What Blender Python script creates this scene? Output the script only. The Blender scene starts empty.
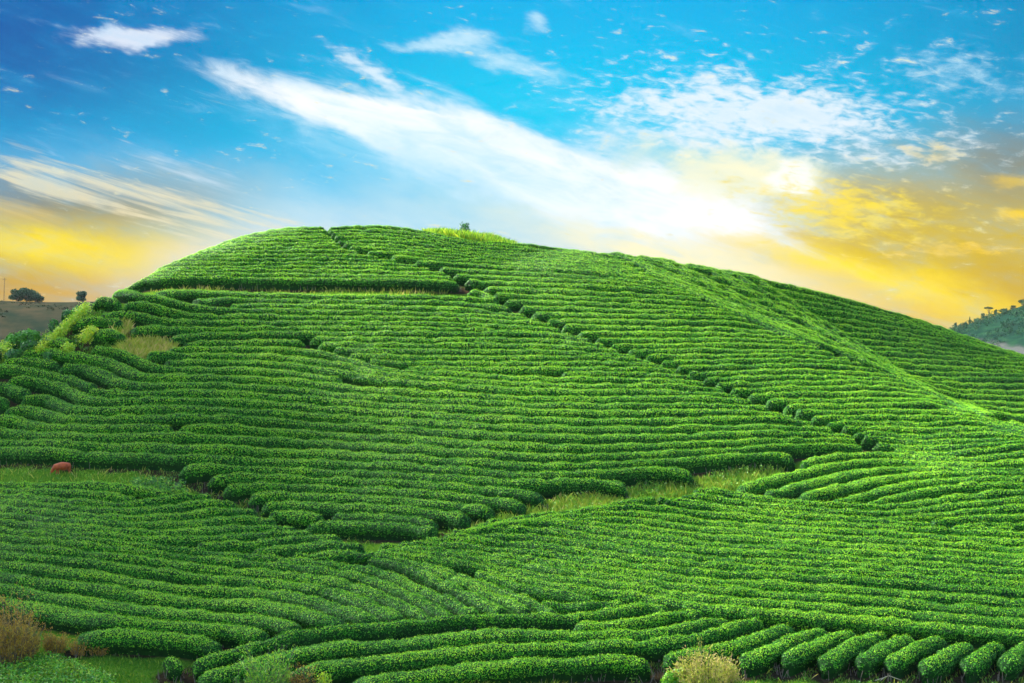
import bpy, math, random
import numpy as np
from mathutils import Vector, Matrix
from mathutils.kdtree import KDTree
rng = np.random.default_rng(7)
random.seed(7)
scene = bpy.context.scene
COL = scene.collection

# ---------------------------------------------------------------- camera
F = 2000.0                      # focal length in pixels of a 1024 wide frame
HOR = 470.0                     # image row of the horizon
PIT = math.atan((HOR - 341.5) / F)
CP, SP = math.cos(PIT), math.sin(PIT)
cam = bpy.data.cameras.new("camera")
cam.sensor_width = 36.0
cam.lens = F / 1024 * 36.0
cam.clip_end = 20000
cam.clip_start = 0.5
camo = bpy.data.objects.new("camera", cam)
COL.objects.link(camo)
camo.rotation_euler = (math.pi / 2 + PIT, 0, 0)
scene.camera = camo

def ray(u, v):
    """direction through a point of the view, scaled so that y = 1"""
    x = (np.asarray(u, float) - 512) / F
    up = (341.5 - np.asarray(v, float)) / F
    y = CP - SP * up
    z = SP + CP * up
    return x / y, z / y

# ---------------------------------------------------------------- terrain
# (u, v, distance): the surface of the tea canopy, surveyed along columns
CTRL = [
 (-40,690,84),(0,690,85),(0,640,91),(0,600,97),(0,527,108),(0,485,119),(0,447,126),(0,400,133),(0,347,143),
 (50,690,85),(50,640,90),(50,500,114),(50,450,123),(50,380,136),(50,325,143),
 (100,690,85),(100,630,91),(100,538,105),(100,487,117),(100,451,122),(100,397,131),(100,345,139),(100,297,148),
 (200,690,86),(200,657,90),(200,600,98),(200,547,106),(200,493,116),(200,455,120),(200,405,129),(200,345,143),(200,291,155),(200,279,159),(200,254,168.5),
 (300,690,86),(300,630,92.5),(300,558,105),(300,530,110),(300,502,115),(300,440,127),(300,380,138),(300,330,148),(300,293,156),(300,281,160),(300,230,182),
 (400,690,87),(400,670,88.5),(400,613,96),(400,543,107),(400,521,110.5),(400,460,121),(400,400,133),(400,340,146),(400,294.6,157),(400,283,160),(400,250,171),(400,225,183),
 (500,690,87),(500,660,89.5),(500,614,95.5),(500,570,103),(500,520,110.5),(500,489,115.5),(500,430,126),(500,370,141),(500,300,159),(500,260,173),(500,239.5,181),
 (600,690,88),(600,656,90.5),(600,600,98),(600,560,104),(600,507,114),(600,478,118.5),(600,420,130),(600,343,148),(600,295,161),(600,254,173),
 (700,690,88),(700,650,91.5),(700,601,98),(700,550,107),(700,502,118),(700,457,124.5),(700,378,142),(700,320,157),(700,267,171),
 (800,690,88),(800,650,91.5),(800,611,97),(800,560,106),(800,511,117),(800,465,126),(800,415,135),(800,345,154),(800,328,160),(800,308,167),(800,287,171),
 (900,690,88),(900,660,91),(900,619,97),(900,560,107),(900,515,117),(900,450,131),(900,386,149),(900,368,157),(900,340,167),(900,313,176),
 (1000,690,89),(1000,665,91),(1000,628,96),(1000,575,105),(1000,530,114.5),(1000,480,122.5),(1000,440,131),(1000,424,136),(960,408,141),(1000,412,150),(950,385,156),(1000,380,165),(950,350,172),(1000,352,180),
 (1060,690,89),(1060,632,96),(1060,530,115),(1060,440,133),(1060,427,139),(1060,410,157),(1060,385,169),(1060,364,182),
]
pts = []
for u, v, d in CTRL:
    a, b = ray(u, v)
    pts.append((a * d, d, b * d))
# behind the crest and beside the hill the ground falls away again
CREST = [(-60,352,142),(0,347,143),(50,322,144),(88,298.5,147),(109,290,152),(135,279,157),(160,267.5,162),(180,259.5,166),(205,250,170),(235,240.5,175),(270,231.5,180),(300,227,182),(345,223,185),(400,223,184),(460,232,182),
         (500,237,181),(540,243,179),(580,249,176),(600,251.5,175),(640,256.5,173),(700,265,172),(740,271.5,172),(780,280,172),(820,289.5,173),(860,299.5,175),(900,310.5,177),(930,320,179),(960,331,181),(1000,346,183),(1060,360,185)]
NC0 = len(pts)
for u, v, d in CREST:
    a, b = ray(u, v)
    x, y, z = a * d, d, b * d
    for back, drop in ((7, 0.8), (16, 4.0), (32, 12), (60, 24), (110, 32)):
        pts.append((x * (1 + back / d), y + back, max(z - drop, -12 - 3 * (back > 50))))
for x in np.linspace(-70, 70, 8):
    pts.append((x, 62, -11.6)); pts.append((x * 0.8, 74, -10.8 + 0.0 * x))
for y, z in ((110, -3), (140, -1), (170, -4), (210, -10)):
    pts.append((-95, y, z - 2)); pts.append((95, y, z))
P = np.array(pts)

def tps_fit(P, lam=0.6):
    n = len(P); X = P[:, :2] / 100.0
    r2 = ((X[:, None] - X[None]) ** 2).sum(-1)
    K = 0.5 * r2 * np.log(r2 + 1e-12) + np.eye(n) * lam * 1e-4
    Q = np.c_[np.ones(n), X]
    A = np.zeros((n + 3, n + 3)); A[:n, :n] = K; A[:n, n:] = Q; A[n:, :n] = Q.T
    w = np.linalg.solve(A, np.r_[P[:, 2], 0, 0, 0])
    return X, w
TX, TW = tps_fit(P)
def tps(x, y):
    s = np.shape(x); q = np.c_[np.ravel(x), np.ravel(y)] / 100.0
    out = np.empty(len(q))
    for i in range(0, len(q), 20000):
        c = q[i:i + 20000]
        r2 = ((c[:, None] - TX[None]) ** 2).sum(-1)
        out[i:i + 20000] = (0.5 * r2 * np.log(r2 + 1e-12)) @ TW[:-3] + TW[-3] + c @ TW[-2:]
    return out.reshape(s)
# settle the crest so that its skyline runs where it was surveyed
cu = np.array([c[0] for c in CREST], float); cv = np.array([c[1] for c in CREST], float); cd_ = np.array([c[2] for c in CREST], float)
for it in range(2):
    a_, _ = ray(cu, cv); yy = cd_[:, None] + np.arange(-22, 16.1, 1.0)[None]; zz = tps(a_[:, None] * yy, yy)
    yc = CP * yy + SP * zz; sv = (341.5 - F * (-SP * yy + CP * zz) / yc).min(1)
    dz = .55 * np.convolve(np.pad(np.clip((sv - cv) * cd_ / F, -.4, .4), 1, mode='edge'), [.25, .5, .25], 'valid')
    for i in range(len(CREST)):
        k = NC0 + i * 5; P[k:k + 2, 2] += dz[i] * np.array([1.0, .9])
        near = (np.abs(P[:NC0, 0] - a_[i] * cd_[i]) < 5) & (np.abs(P[:NC0, 1] - cd_[i]) < 5); P[:NC0][near, 2] += dz[i] * .35
    TX, TW = tps_fit(P)
GX0, GX1, GY0, GY1, GS = -110.0, 110.0, 56.0, 290.0, 1.0
gx = np.arange(GX0, GX1 + .01, GS); gy = np.arange(GY0, GY1 + .01, GS)
XX, YY = np.meshgrid(gx, gy)
HH = tps(XX, YY)
HH = np.maximum(HH, -16)
def H(x, y):
    fx = np.clip((np.asarray(x, float) - GX0) / GS, 0, len(gx) - 1.001); fy = np.clip((np.asarray(y, float) - GY0) / GS, 0, len(gy) - 1.001)
    i = fx.astype(int); j = fy.astype(int); a = fx - i; b = fy - j
    return (HH[j, i] * (1 - a) + HH[j, i + 1] * a) * (1 - b) + (HH[j + 1, i] * (1 - a) + HH[j + 1, i + 1] * a) * b
HEDGE = 0.85
def G(x, y): return H(x, y) - HEDGE
def march(u, v, lift=0.0, ymax=260):
    """where the line of sight meets the canopy surface (+ lift): x, y, hit"""
    a, b = ray(u, v); a = np.atleast_1d(a); b = np.atleast_1d(b)
    ys = np.arange(66, ymax, 0.4)
    X = a[:, None] * ys; D = b[:, None] * ys - (H(X, ys[None] + 0 * X) + lift)
    neg = D < 0
    hit = neg.any(1); k = np.argmax(neg, 1); k = np.clip(k, 1, None)
    r = np.arange(len(a)); d0, d1 = D[r, k - 1], D[r, k]
    t = d0 / (d0 - d1 + 1e-12); y = ys[k - 1] + 0.4 * t
    return a * y, y, hit & (k > 1)
def project(x, y, z):
    yc = CP * y + SP * z; zc = -SP * y + CP * z
    return 512 + F * x / yc, 341.5 - F * zc / yc
# ---------------------------------------------------------------- rows of tea, surveyed as lines of sight onto the hillside
def poly_in(u, v, poly):
    u = np.asarray(u, float); v = np.asarray(v, float); ins = np.zeros(u.shape, bool)
    n = len(poly)
    for i in range(n):
        x1, y1 = poly[i]; x2, y2 = poly[(i + 1) % n]
        c = ((y1 > v) != (y2 > v)) & (u < (x2 - x1) * (v - y1) / (y2 - y1 + 1e-9) + x1)
        ins ^= c
    return ins
def smooth_line(p, step=3.0):
    """Catmull-Rom through the points, sampled about every `step` pixels"""
    p = np.array(p, float)
    if len(p) == 2: p = np.array([p[0], (p[0] + p[1]) / 2, p[1]])
    q = np.vstack([2 * p[0] - p[1], p, 2 * p[-1] - p[-2]])
    out = []
    for i in range(1, len(q) - 2):
        n = max(2, int(np.hypot(*(q[i + 1] - q[i])) / step)); t = np.linspace(0, 1, n, endpoint=False)[:, None]
        a, b, c, d = q[i - 1], q[i], q[i + 1], q[i + 2]
        # centripetal-like damping: limit tangents
        la, lb, lc = np.hypot(*(b - a)) + 1e-6, np.hypot(*(c - b)) + 1e-6, np.hypot(*(d - c)) + 1e-6
        m1 = ((b - a) / la + (c - b) / lb) / 2 * lb; m2 = ((c - b) / lb + (d - c) / lc) / 2 * lb
        t2, t3 = t * t, t ** 3
        out.append((2 * t3 - 3 * t2 + 1) * b + (t3 - 2 * t2 + t) * m1 + (-2 * t3 + 3 * t2) * c + (t3 - t2) * m2)
    out.append(p[-1:])
    return np.vstack(out)
def gv(pts, u):
    p = np.array(pts, float); x, y = p[:, 0], p[:, 1]
    # smooth interpolation in u (pchip-free: fine linear + box filter), linear beyond the ends
    f = np.interp(u, x, y)
    s0 = (y[1] - y[0]) / (x[1] - x[0]); s1 = (y[-1] - y[-2]) / (x[-1] - x[-2])
    f = np.where(u < x[0], y[0] + (u - x[0]) * s0, f); f = np.where(u > x[-1], y[-1] + (u - x[-1]) * s1, f)
    return f
ROWS = []       # dict(plot, uv, ...)
def family(plot, guides, poly, u0=-30, u1=1055, step=1.0, minpx=14, sm=9, jit=0.35):
    us = np.arange(u0, u1, 3.0)
    idx = [g[0] for g in guides]; V = np.array([gv(g[1], us) for g in guides])
    k = 0
    ii = np.arange(idx[0], idx[-1] + 1e-6, step)
    for i in ii:
        j = min(np.searchsorted(idx, i, side='right') - 1, len(idx) - 2)
        t = (i - idx[j]) / (idx[j + 1] - idx[j])
        v = V[j] * (1 - t) + V[j + 1] * t
        v = np.convolve(np.pad(v, sm // 2, mode='edge'), np.ones(sm) / sm, 'valid')
        v = v + jit * np.sin(us / (37 + 11 * math.sin(i)) + i * 2.4) + jit * .5 * np.sin(us / 17. + i * 1.7)
        ok = poly_in(us, v, poly)
        s = 0
        runs = []
        while s < len(us):
            if ok[s]:
                e = s
                while e + 1 < len(us) and ok[e + 1]: e += 1
                if us[e] - us[s] >= minpx: runs.append((s, e))
                s = e + 1
            else: s += 1
        for s, e in runs:
            ROWS.append(dict(plot=plot, uv=np.c_[us[s:e + 1], v[s:e + 1]]))
def line(plot, *p, **kw):
    ROWS.append(dict(plot=plot, uv=smooth_line(p), **kw))
PATH1_L = [(322,219),(326,229),(334,241),(346,248),(362,252),(394,259.5),(419,264.5),(442,271),(457,280),(476,289),(494,299),(513,308.5),(529,316.5),(552,325.5),(590,341),(632,355),(658,364),(681,373),(715,387),(731,392),(756,403),(776,409),(801,419),(822,426),(850,435),(868,445)]
PATH1_R = [(327,219),(334,231),(341,239),(352,245),(368,249),(400,255.5),(425,260.5),(449,267.5),(465,276),(490,286.5),(503,295),(522,304.5),(538,312.5),(560,321.5),(598,337),(640,351),(667,360.5),(690,369.5),(723,383.5),(741,389),(765,398),(785,404.5),(810,414),(831,421.5),(852,427),(868,436),(884,444)]
PATH1_R = [(a - 7, b) for a, b in PATH1_R]
PATH2 = [(620,253),(640,264),(655,272.5),(673,280.5),(688,288),(703,296),(732,310),(759,321.5),(784,332.5),(814,344),(835,352),(866,364),(900,377.5),(930,393),(961,406),(985,414),(1060,428)]
# --- A: dome left of the diagonal path, above the dry gap
PA = [(60,180),(322,180)] + [(a + 4, b) for a, b in PATH1_L[:10]] + [(477,290.5),(60,290.5)]
family('A', [(0,[(330,225.3),(270,233)]),(0.01,[(130,226.5),(200,226.5),(330,226.5)]),(6,[(130,247.5),(330,245),(400,250)]),(11,[(130,267),(330,264),(440,268)]),(15,[(118,286),(150,281),(200,278.6),(300,281),(400,282.5),(470,284.5)])][1:], PA, jit=0.25)
# --- B: the big plot between the dry gap, the diagonal path and the ditch
def B(l, *r, **kw): line('B', *l, *r, **kw)
B([(160,290.5)],(180,289),(200,289.5),(280,293),(380,294.6),(440,295),(487,298))
B([(196,299.5),(210,297)],(280,298.5),(380,299.7),(460,301),(503,306))
B([(229,304),(240,302.7)],(280,303.4),(380,305),(460,307),(523,314))
B([(105,293.7),(121,289.8),(141,293.7),(156,294.6),(176,299.5),(200,305.5)],(235,307.5),(280,308.4),(380,311),(460,312.5),(540,318))
B([(92,299),(105,296.6),(122,302)])
B([(123,303),(141,300.5),(156,304.4),(176,310),(200,313.2)],(280,314),(380,316),(460,317.5),(552,322))
B([(98,316),(117,311),(137,311),(152,316.5),(200,319.3)],(280,320),(380,321),(460,322.5),(560,327))
B([(131,328.5),(148,325),(168,326),(200,326.3)],(280,325.4),(380,326),(460,327),(572,332.5))
B([(73,321),(88,317.5),(117,318.5),(124,322)])
B([(169,337.5),(183,333),(200,332.4)],(280,331),(380,331.3),(460,331.7),(560,333.5),(590,338.5))
B([(182,342.5),(192,340.5)],(200,340.3),(280,338.6),(305,339))
B([(168,348),(180,346.8),(200,346.6)],(280,346),(330,351.5),(380,366),(460,372),(555,377),(620,376.5),(705,381))
B([(146,353),(156,349.5),(170,352)],(200,352.7),(280,354),(330,359.5),(380,371),(460,378),(555,383.3),(640,383),(724,386.5))
B([(163,360),(180,359.3)],(200,359.5),(280,361),(340,368.5),(380,376),(460,384),(555,389),(640,389),(740,393))
B([(92,345),(101.6,345),(117,348.6),(137,355),(148,362),(160,366)],(200,366.2),(280,369),(343,377.5))
B([(21,351),(39,347.5),(68,351.5),(98,353.5),(117,360.5),(133,370),(144.5,374)],(200,374),(280,377.5),(330,382),(360,386),(380,387),(460,392),(555,396.5),(640,396),(715,396.5),(752,399))
B([(59,364.5),(78,361.5),(98,367),(117,377),(133,382)],(200,382),(280,386),(380,395.2),(460,399),(555,403),(640,403.5),(735,403.5),(768,405.5))
B([(86,307.5),(96,306),(103,309)])
B([(64,330),(74,328.5),(84,330)])
B([(90,332),(105,329),(118,331),(126,336)])
B([(45,341),(60,337.5),(75,340)])
B([(73,343.5),(84,339.5),(97,343)])
B([(468,288),(480,290.5),(496,297.5)])
B([(0,361.5),(20,356.5),(39,357.5),(61,362)])
B([(-20,364),(0,364),(20,364.3),(39,370),(68,374.5),(86,381.5),(95,385)])
B([(86,390),(98,387.5),(117,390.6)],(200,389.5),(280,393.5),(380,402.3),(460,405.5),(555,409.8),(640,410.3),(735,409),(794,415))
B([(6,378),(20,374.5),(39,377.5),(64,384),(78,391.5),(90,397)],(117,398),(200,397),(280,401.3),(380,409.3),(460,413.5),(555,417.5),(640,418),(735,416.5),(778,416),(812,421))
B([(-20,380),(0,381.6),(16,385),(28,392)])
B([(21,397),(39,392.5),(55,396.8),(66,404),(82,407)],(140,406),(200,405.6),(280,410),(380,417),(460,421.5),(555,426),(640,426.3),(735,424),(800,424.5),(830,428.5))
B([(-25,398),(-8,396),(8,400)])
B([(4,409.5),(20,403),(39,407),(51,413),(78,415.5)],(140,415),(200,414.5),(280,418.5),(380,425),(460,430),(555,434.5),(640,434.7),(735,431.6),(800,431.5),(846,435))
B([(-20,415),(0,415),(12,414.5),(29,420),(49,423.5)],(110,423.5),(150,424.3),(174,427))
B([(178,427),(195,424.8)],(280,428),(380,434),(420,435.5),(460,440),(555,444.3),(640,443.5),(735,439.6),(810,437),(858,440))
B([(-30,425),(0,426.5),(16,429.5),(39,431.8)],(110,432.5),(200,434.5),(280,437.5),(380,443),(460,448.5),(555,454),(640,452.5),(735,446.8),(800,442.5),(840,443),(864,446))
B([(-30,437),(0,438.3),(39,440)],(98,442),(200,445.2),(280,448),(380,453),(460,458),(540,462.8),(640,460.5),(735,453.5),(770,451.5),(786,453.5),(795,457))
B([(-30,446.5),(0,447),(39,448.5)],(98,451),(200,455),(280,458.5),(380,462),(460,467),(540,472.5),(590,470.5),(640,467.3),(680,468),(694,472))
B([(179,467.5),(190,463.8)],(235,465),(280,467.7),(380,471.4),(460,476),(540,480.6),(590,478.5),(616,479.5),(628,484))
B([(208,476),(219,473.3)],(280,475.2),(380,479.2),(460,484),(510,488.3),(534,490),(543,494))
B([(223,487),(238,482.5),(254,482)],(320,484),(380,487.5),(440,492),(490,496.5),(515,499.5),(525,504))
B([(249,495),(258,491.7)],(320,493),(380,496.3),(430,500.5),(475,503.5),(494,509))
B([(261,504.5),(272,501.3)],(320,503),(380,505.2),(420,508),(455,511.5),(469,517))
B([(269,513),(279,510.3),(305,512),(323,515.3)])
B([(331,514),(345,513.6),(380,513.9),(410,515),(430,518),(437,522)])
B([(304,524),(317,520.7),(350,521.5),(385,521.5),(410,523),(428,526),(437,530)])
for p in ([(310,336),(330,336),(380,337),(460,337.5),(555,339),(605,343.5)], [(318,342),(340,342),(380,342.7),(460,343),(555,344.5),(618,348.5)],
          [(332,347),(350,347.5),(380,348.5),(460,349.2),(555,350.2),(640,355)], [(347,353),(365,353.7),(380,354.4),(460,355.3),(555,355.7),(620,356),(652,359.5)],
          [(366,359.5),(390,360.2),(460,361),(555,361.2),(630,361.5),(665,365)], [(402,366),(430,366),(460,366.7),(555,366.6),(640,366.6),(678,370)], [(560,372),(610,371.5),(660,372.5),(692,375.5)]):
    line('BW', *p)
# --- C: the plot between the diagonal path and the ridge path, down to the ditch corner
PC = [(327,190)] + PATH1_R + [(892,449.5),(925,453),(970,452.5),(1060,444),(1060,429.5)] + PATH2[::-1][1:] + [(620,190)]
family('C', [(0,[(335,226),(380,225.2),(420,229),(450,236.5),(480,240.5),(520,242.5),(560,247.5),(600,253.5),(640,259)]),
             (9,[(375,257),(460,262),(520,266),(600,271),(650,277),(680,284)]),(12,[(470,279),(560,283),(640,287),(700,294)]),
             (17,[(550,312),(640,314),(735,315.5),(760,320)]),(20,[(590,331),(640,331.6),(735,332),(790,337)]),(25,[(640,360),(735,359),(810,357),(860,362)]),
             (30,[(720,388),(735,387.5),(818,386),(880,385),(925,391)]),(33,[(780,405),(818,403.5),(883,402.5),(930,401),(965,409)]),
             (36,[(820,421.5),(883,420),(925,423),(965,418.5),(985,420),(1024,431)]),(41,[(860,446),(892,448.6),(922,452),(968,450),(1024,443),(1045,441)])], PC)
# --- D: far flank beyond the ridge path
PD = [(620,180),(1060,180),(1060,427)] + [(u - 3, v - 1.0) for u, v in PATH2[::-1]][1:]
family('D', [(0,[(636,257),(700,267.3),(760,277),(820,291.5),(880,307),(940,326),(1000,346)]),(3,[(660,272),(690,284),(720,291),(770,300.5),(820,307),(860,314.5),(920,326),(960,336),(1000,349)]),
             (6,[(740,311),(760,317),(800,325),(825,330),(870,333.5),(920,338.5),(970,345.5),(1024,353.5)]),(9,[(800,335),(820,343),(840,348.5),(857,351.5),(924,353),(1024,362)]),
             (13,[(860,358),(880,367),(908,376),(960,377),(1024,377.7)]),(17,[(915,379),(935,392),(960,400),(1024,402)]),(20,[(965,404),(1000,418),(1024,421),(1050,421.5)])], PD)
# --- H: rows fanning out from the ditch corner
line('H', (803,462.5),(812,457.5),(840,453.5),(886,452),(930,457),(975,456.5),(1024,450.5),(1055,448))
line('H', (740,485.5),(765,478.5),(794,471.5),(824,464.5),(873,458),(941,461),(990,462.5),(1024,458),(1055,456))
line('H', (767,491),(780,488),(794,484),(824,476.5),(883,466.5),(941,466.5),(990,468.5),(1055,464))
line('H', (802,495.5),(812,491.5),(839,485),(883,475.5),(941,471.5),(1055,471.5))
line('H', (832,499),(868,491.5),(898,484),(943,477.5),(1055,478))
line('H', (866,501.5),(898,493.5),(928,487),(972,482.5),(1055,484))
# --- F: long rows below the ditch
line('F', (692,488.5),(706,487),(740,492.5),(759,496.5),(809,501.5),(868,503.3),(904,503),(957,494.5),(1024,488.5),(1055,488))
line('F', (679,493.5),(690,492.3),(740,499.5),(809,507.5),(898,510),(957,502.5),(1024,497),(1055,496))
line('F', (657,496),(666,495.5),(700,501.2),(740,507),(809,513.3),(898,516),(935,514),(972,508),(1024,505),(1055,504))
line('F', (930,520.5),(945,518.5),(972,515.5),(1024,514),(1055,513))
line('F', (950,526),(965,524),(1024,522.5),(1055,522))
PF = [(641,496.5),(652,497.5),(700,500.5),(740,506),(809,512.5),(900,517.5),(940,523),(1060,529),(1060,640),(900,627),(800,617),(722,613),(684,602),(655,596),(600,594),(566,588),(530,580),(480,568),(430,559),(374,552),(376,545),(402,541),(431,537),(456,530),(476,523),(508,517),(534,514),(557,510),(571,507),(603,504),(626,500)]
family('F', [(0,[(641,499),(655,497),(696,503),(720,506),(809,515),(870,518),(940,523),(1024,527)]),(1,[(600,507),(624,503),(640,504),(696,510),(720,513),(809,520.5),(870,524),(957,528.5),(1024,533)]),
             (5,[(506,519.5),(525,517.5),(560,521.5),(640,534),(720,542),(870,550),(1024,561)]),(9,[(420,542),(440,542),(500,546),(560,553),(640,563.5),(720,570),(870,577),(1024,590)]),
             (13,[(400,557),(440,562),(500,572),(540,579.5),(560,584),(607,588.5),(640,592),(680,601),(720,606),(870,617),(1024,630.5)])], PF)
# --- E upper: rows fanning up to the ditch
for p in ([(-30,484),(0,484.5),(60,484.5),(110,486.5),(150,489),(166,492)], [(-30,489.5),(0,490),(60,491.5),(110,494.5),(138,499)],
          [(-30,495),(0,495.5),(90,501.5),(125,503.5),(156,500),(185,494),(206,493)], [(-30,501),(0,501.3),(90,508),(130,510),(180,504.5),(215,500),(231,499.8)],
          [(-30,506.5),(0,507),(90,514),(140,516.5),(190,512),(225,508),(252,507.5)], [(-30,512.5),(0,513),(90,520),(150,523),(200,519.5),(240,515.5),(271,517)],
          [(-30,519),(0,519.5),(90,526.5),(160,530),(210,527.5),(260,522.5),(290,524.5)], [(30,527.5),(90,533),(160,536.5),(215,535.5),(270,530),(308,529.5)],
          [(195,542),(240,541.5),(290,536.5),(320,533.5),(335,534.5)], [(250,548),(290,545.5),(330,541),(358,540.5)], [(290,555),(320,553),(350,549.5),(372,549)],):
    p = [(a, b - 2.5 * max(0, min(1, (520 - b) / 30))) for a, b in p]; k = 1 if p[-1][0] > 150 else 0
    p[-1] = (p[-1][0] + 7 * k, p[-1][1] + 2.5 * k); line('EU', *p)
# --- E main: long rows running down to the front block
EM = [[(-30,524.5),(0,527),(100,539.5),(195,548),(250,553),(310,560),(350,562.5),(380,567.5),(418,586),(450,598),(476,611)],
      [(-30,531),(0,534),(100,544.5),(195,555),(250,559.5),(310,566),(350,572),(380,579),(410,593),(452,614)],
      [(-30,539),(0,542.5),(100,552),(195,563.5),(250,569),(300,573.5),(345,581),(375,591),(399,600),(430,617)],
      [(-30,547.5),(0,551),(100,560.5),(195,573.5),(270,579),(320,586.5),(360,598),(400,616)],
      [(-30,556.5),(0,560.5),(100,572.5),(180,585),(250,588),(300,594.5),(340,604),(375,618)],
      [(-30,568),(0,573),(100,585.7),(180,597.2),(250,600),(300,608),(342,619.5)],
      [(-30,580),(0,584.8),(100,600),(180,609.5),(240,613.5),(280,619),(298,625.5)],
      [(-30,594),(0,599),(50,606),(100,615),(180,621.8),(230,624.5),(255,628.5),(266,633)],
      [(78,633),(90,629.5),(140,631),(190,634.7),(212,638.5),(220,643)]]
for p in EM: line('E', *p)
line('EF', (368,556),(400,561),(448,583),(480,598),(503,610.5))
line('EF', (372,552),(399,556),(450,574),(490,591),(528,609.5))
line('EF', (420,561),(470,576),(515,593),(556,610))
line('EF', (476,569),(520,583),(560,590.5),(580,591.5),(594,596.5))
line('EF', (538,601),(560,602.5),(598,601),(615,597.5),(627,601))
# --- G: front block
line('G', (195,662),(205,655.5),(238,647.5),(297,630.5),(336,626),(380,624),(420,620),(477,614.5),(530,613),(560,614.5),(608,610.5),(640,602.5),(655,602.5),(669,609))
line('G', (572,622),(600,622.3),(628,621),(657,613.5),(684,608),(703,613.5))
line('G', (203,676),(219,669),(258,659.5),(297,648),(340,643),(380,640.5),(430,636),(477,631.5),(530,629.5),(570,631.5),(637,631),(677,625.5),(714,615.8),(732,619))
line('G', (292,672),(305,666),(345,659),(380,656.2),(420,652),(460,648),(520,644),(560,643.3),(618,641.5),(677,636.5),(730,624),(753,616.5),(764,619))
line('G', (352,680),(380,674.5),(438,669),(477,663),(520,659),(560,658),(599,656.3),(634,655.5),(650,660))
line('G', (664,656),(685,651),(715,646),(745,640),(772,627),(790,622))
# --- short rounded rows that end at the grass in front
for a in ([(742,656),(770,645),(806,629),(823,625.5)], [(783,656),(806,645),(832,633),(853,628.5)], [(822,658),(844,646),(866,635),(881,630)],
          [(858,657),(876,648),(897,637),(911,634)], [(890,659),(906,650),(928,638),(943,636)], [(923,664),(937,656),(955,645),(972,640.5)],
          [(965,662),(975,655),(992,645),(1003,642)], [(1003,660),(1012,654),(1024,645),(1036,642)], [(1040,662),(1056,650)]):
    line('S', *a)
line('R', (168,658),(177,656.5))      # the lone round bush

for r in ROWS:      # rows of the main plot reach right up to the diagonal path
    if r['plot'] in ('B', 'BW'):
        e = r['uv'][-1]; pu = np.interp(e[1], [b for a, b in PATH1_L], [a for a, b in PATH1_L])
        if e[0] > 470 and e[1] < 440 and pu - e[0] < 22: r['uv'] = np.vstack([r['uv'], [max(pu + 5, e[0] + 3), e[1] + 1.0]])
# ---------------------------------------------------------------- lay the rows on the ground (metres)
def resample(xy, step):
    d = np.r_[0, np.cumsum(np.hypot(*np.diff(xy, axis=0).T))]
    n = max(3, int(round(d[-1] / step)) + 1); t = np.linspace(0, d[-1], n)
    return np.c_[np.interp(t, d, xy[:, 0]), np.interp(t, d, xy[:, 1])], d[-1]
def smooth(xy, k):
    if len(xy) < 2 * k + 3: return xy
    ker = np.hanning(2 * k + 3)[1:-1]; ker /= ker.sum()
    pad = np.vstack([2 * xy[0] - xy[k:0:-1], xy, 2 * xy[-1] - xy[-2:-k - 2:-1]])
    return np.c_[np.convolve(pad[:, 0], ker, 'valid'), np.convolve(pad[:, 1], ker, 'valid')]
LAID = []
for r in ROWS:
    uv = r['uv']; x, y, hit = march(uv[:, 0], uv[:, 1] + 1.2, 0.0)
    # keep hits; split where the line leaves the hill
    k = np.where(hit)[0]
    if len(k) < 3 and not (r['plot'] == 'R'): continue
    groups = np.split(k, np.where(np.diff(k) > 1)[0] + 1)
    for g in groups:
        xy = np.c_[x[g], y[g]]
        if len(g) > 1:
            jump = np.hypot(*np.diff(xy, axis=0).T)
            far = np.where(jump > 9)[0]
            parts = np.split(np.arange(len(xy)), far + 1)
        else: parts = [np.arange(len(xy))]
        for p in parts:
            q = xy[p]
            if len(q) < 2: continue
            L = np.hypot(*np.diff(q, axis=0).T).sum()
            if L < (0.4 if r['plot'] in 'RS' else 2.2): continue
            q, L = resample(q, 0.6); q = smooth(q, 3)
            # a row that ran into the skyline carries on over the crest
            for side in (0, 1):
                gi = g[p[0]] if side == 0 else g[p[-1]]
                atend = (gi == 0) if side == 0 else (gi == len(uv) - 1)
                if not atend:
                    e, b = (q[0], q[min(6, len(q) - 1)]) if side == 0 else (q[-1], q[max(-7, -len(q))])
                    d = (e - b) / (np.hypot(*(e - b)) + 1e-9)
                    ext = e + d * np.arange(0.6, 9.0, 0.6)[:, None]
                    q = np.vstack([ext[::-1], q]) if side == 0 else np.vstack([q, ext])
            LAID.append(dict(plot=r['plot'], q=q, uv=uv))
# rows just behind the crest, following it, so that the hill does not end at its skyline
allp = np.vstack([l['q'] for l in LAID]); own = np.concatenate([[i] * len(l['q']) for i, l in enumerate(LAID)])
def nearest_other(q, i):
    out = np.full(len(q), 9.0)
    o = allp[own != i]
    for a in range(0, len(q), 64):
        c = q[a:a + 64]; d2 = ((c[:, None] - o[None]) ** 2).sum(-1); out[a:a + 64] = np.sqrt(d2.min(1))
    return out
for i, l in enumerate(LAID):
    d = nearest_other(l['q'], i)
    k = 4
    if len(d) > 9: d = np.convolve(np.pad(d, k, mode='edge'), np.ones(2 * k + 1) / (2 * k + 1), 'valid')
    l['hw'] = np.clip(d * 0.5 * (0.95 if l['q'][:, 1].mean() < 112 else 0.92) - .045, 0.30, 1.0)
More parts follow.
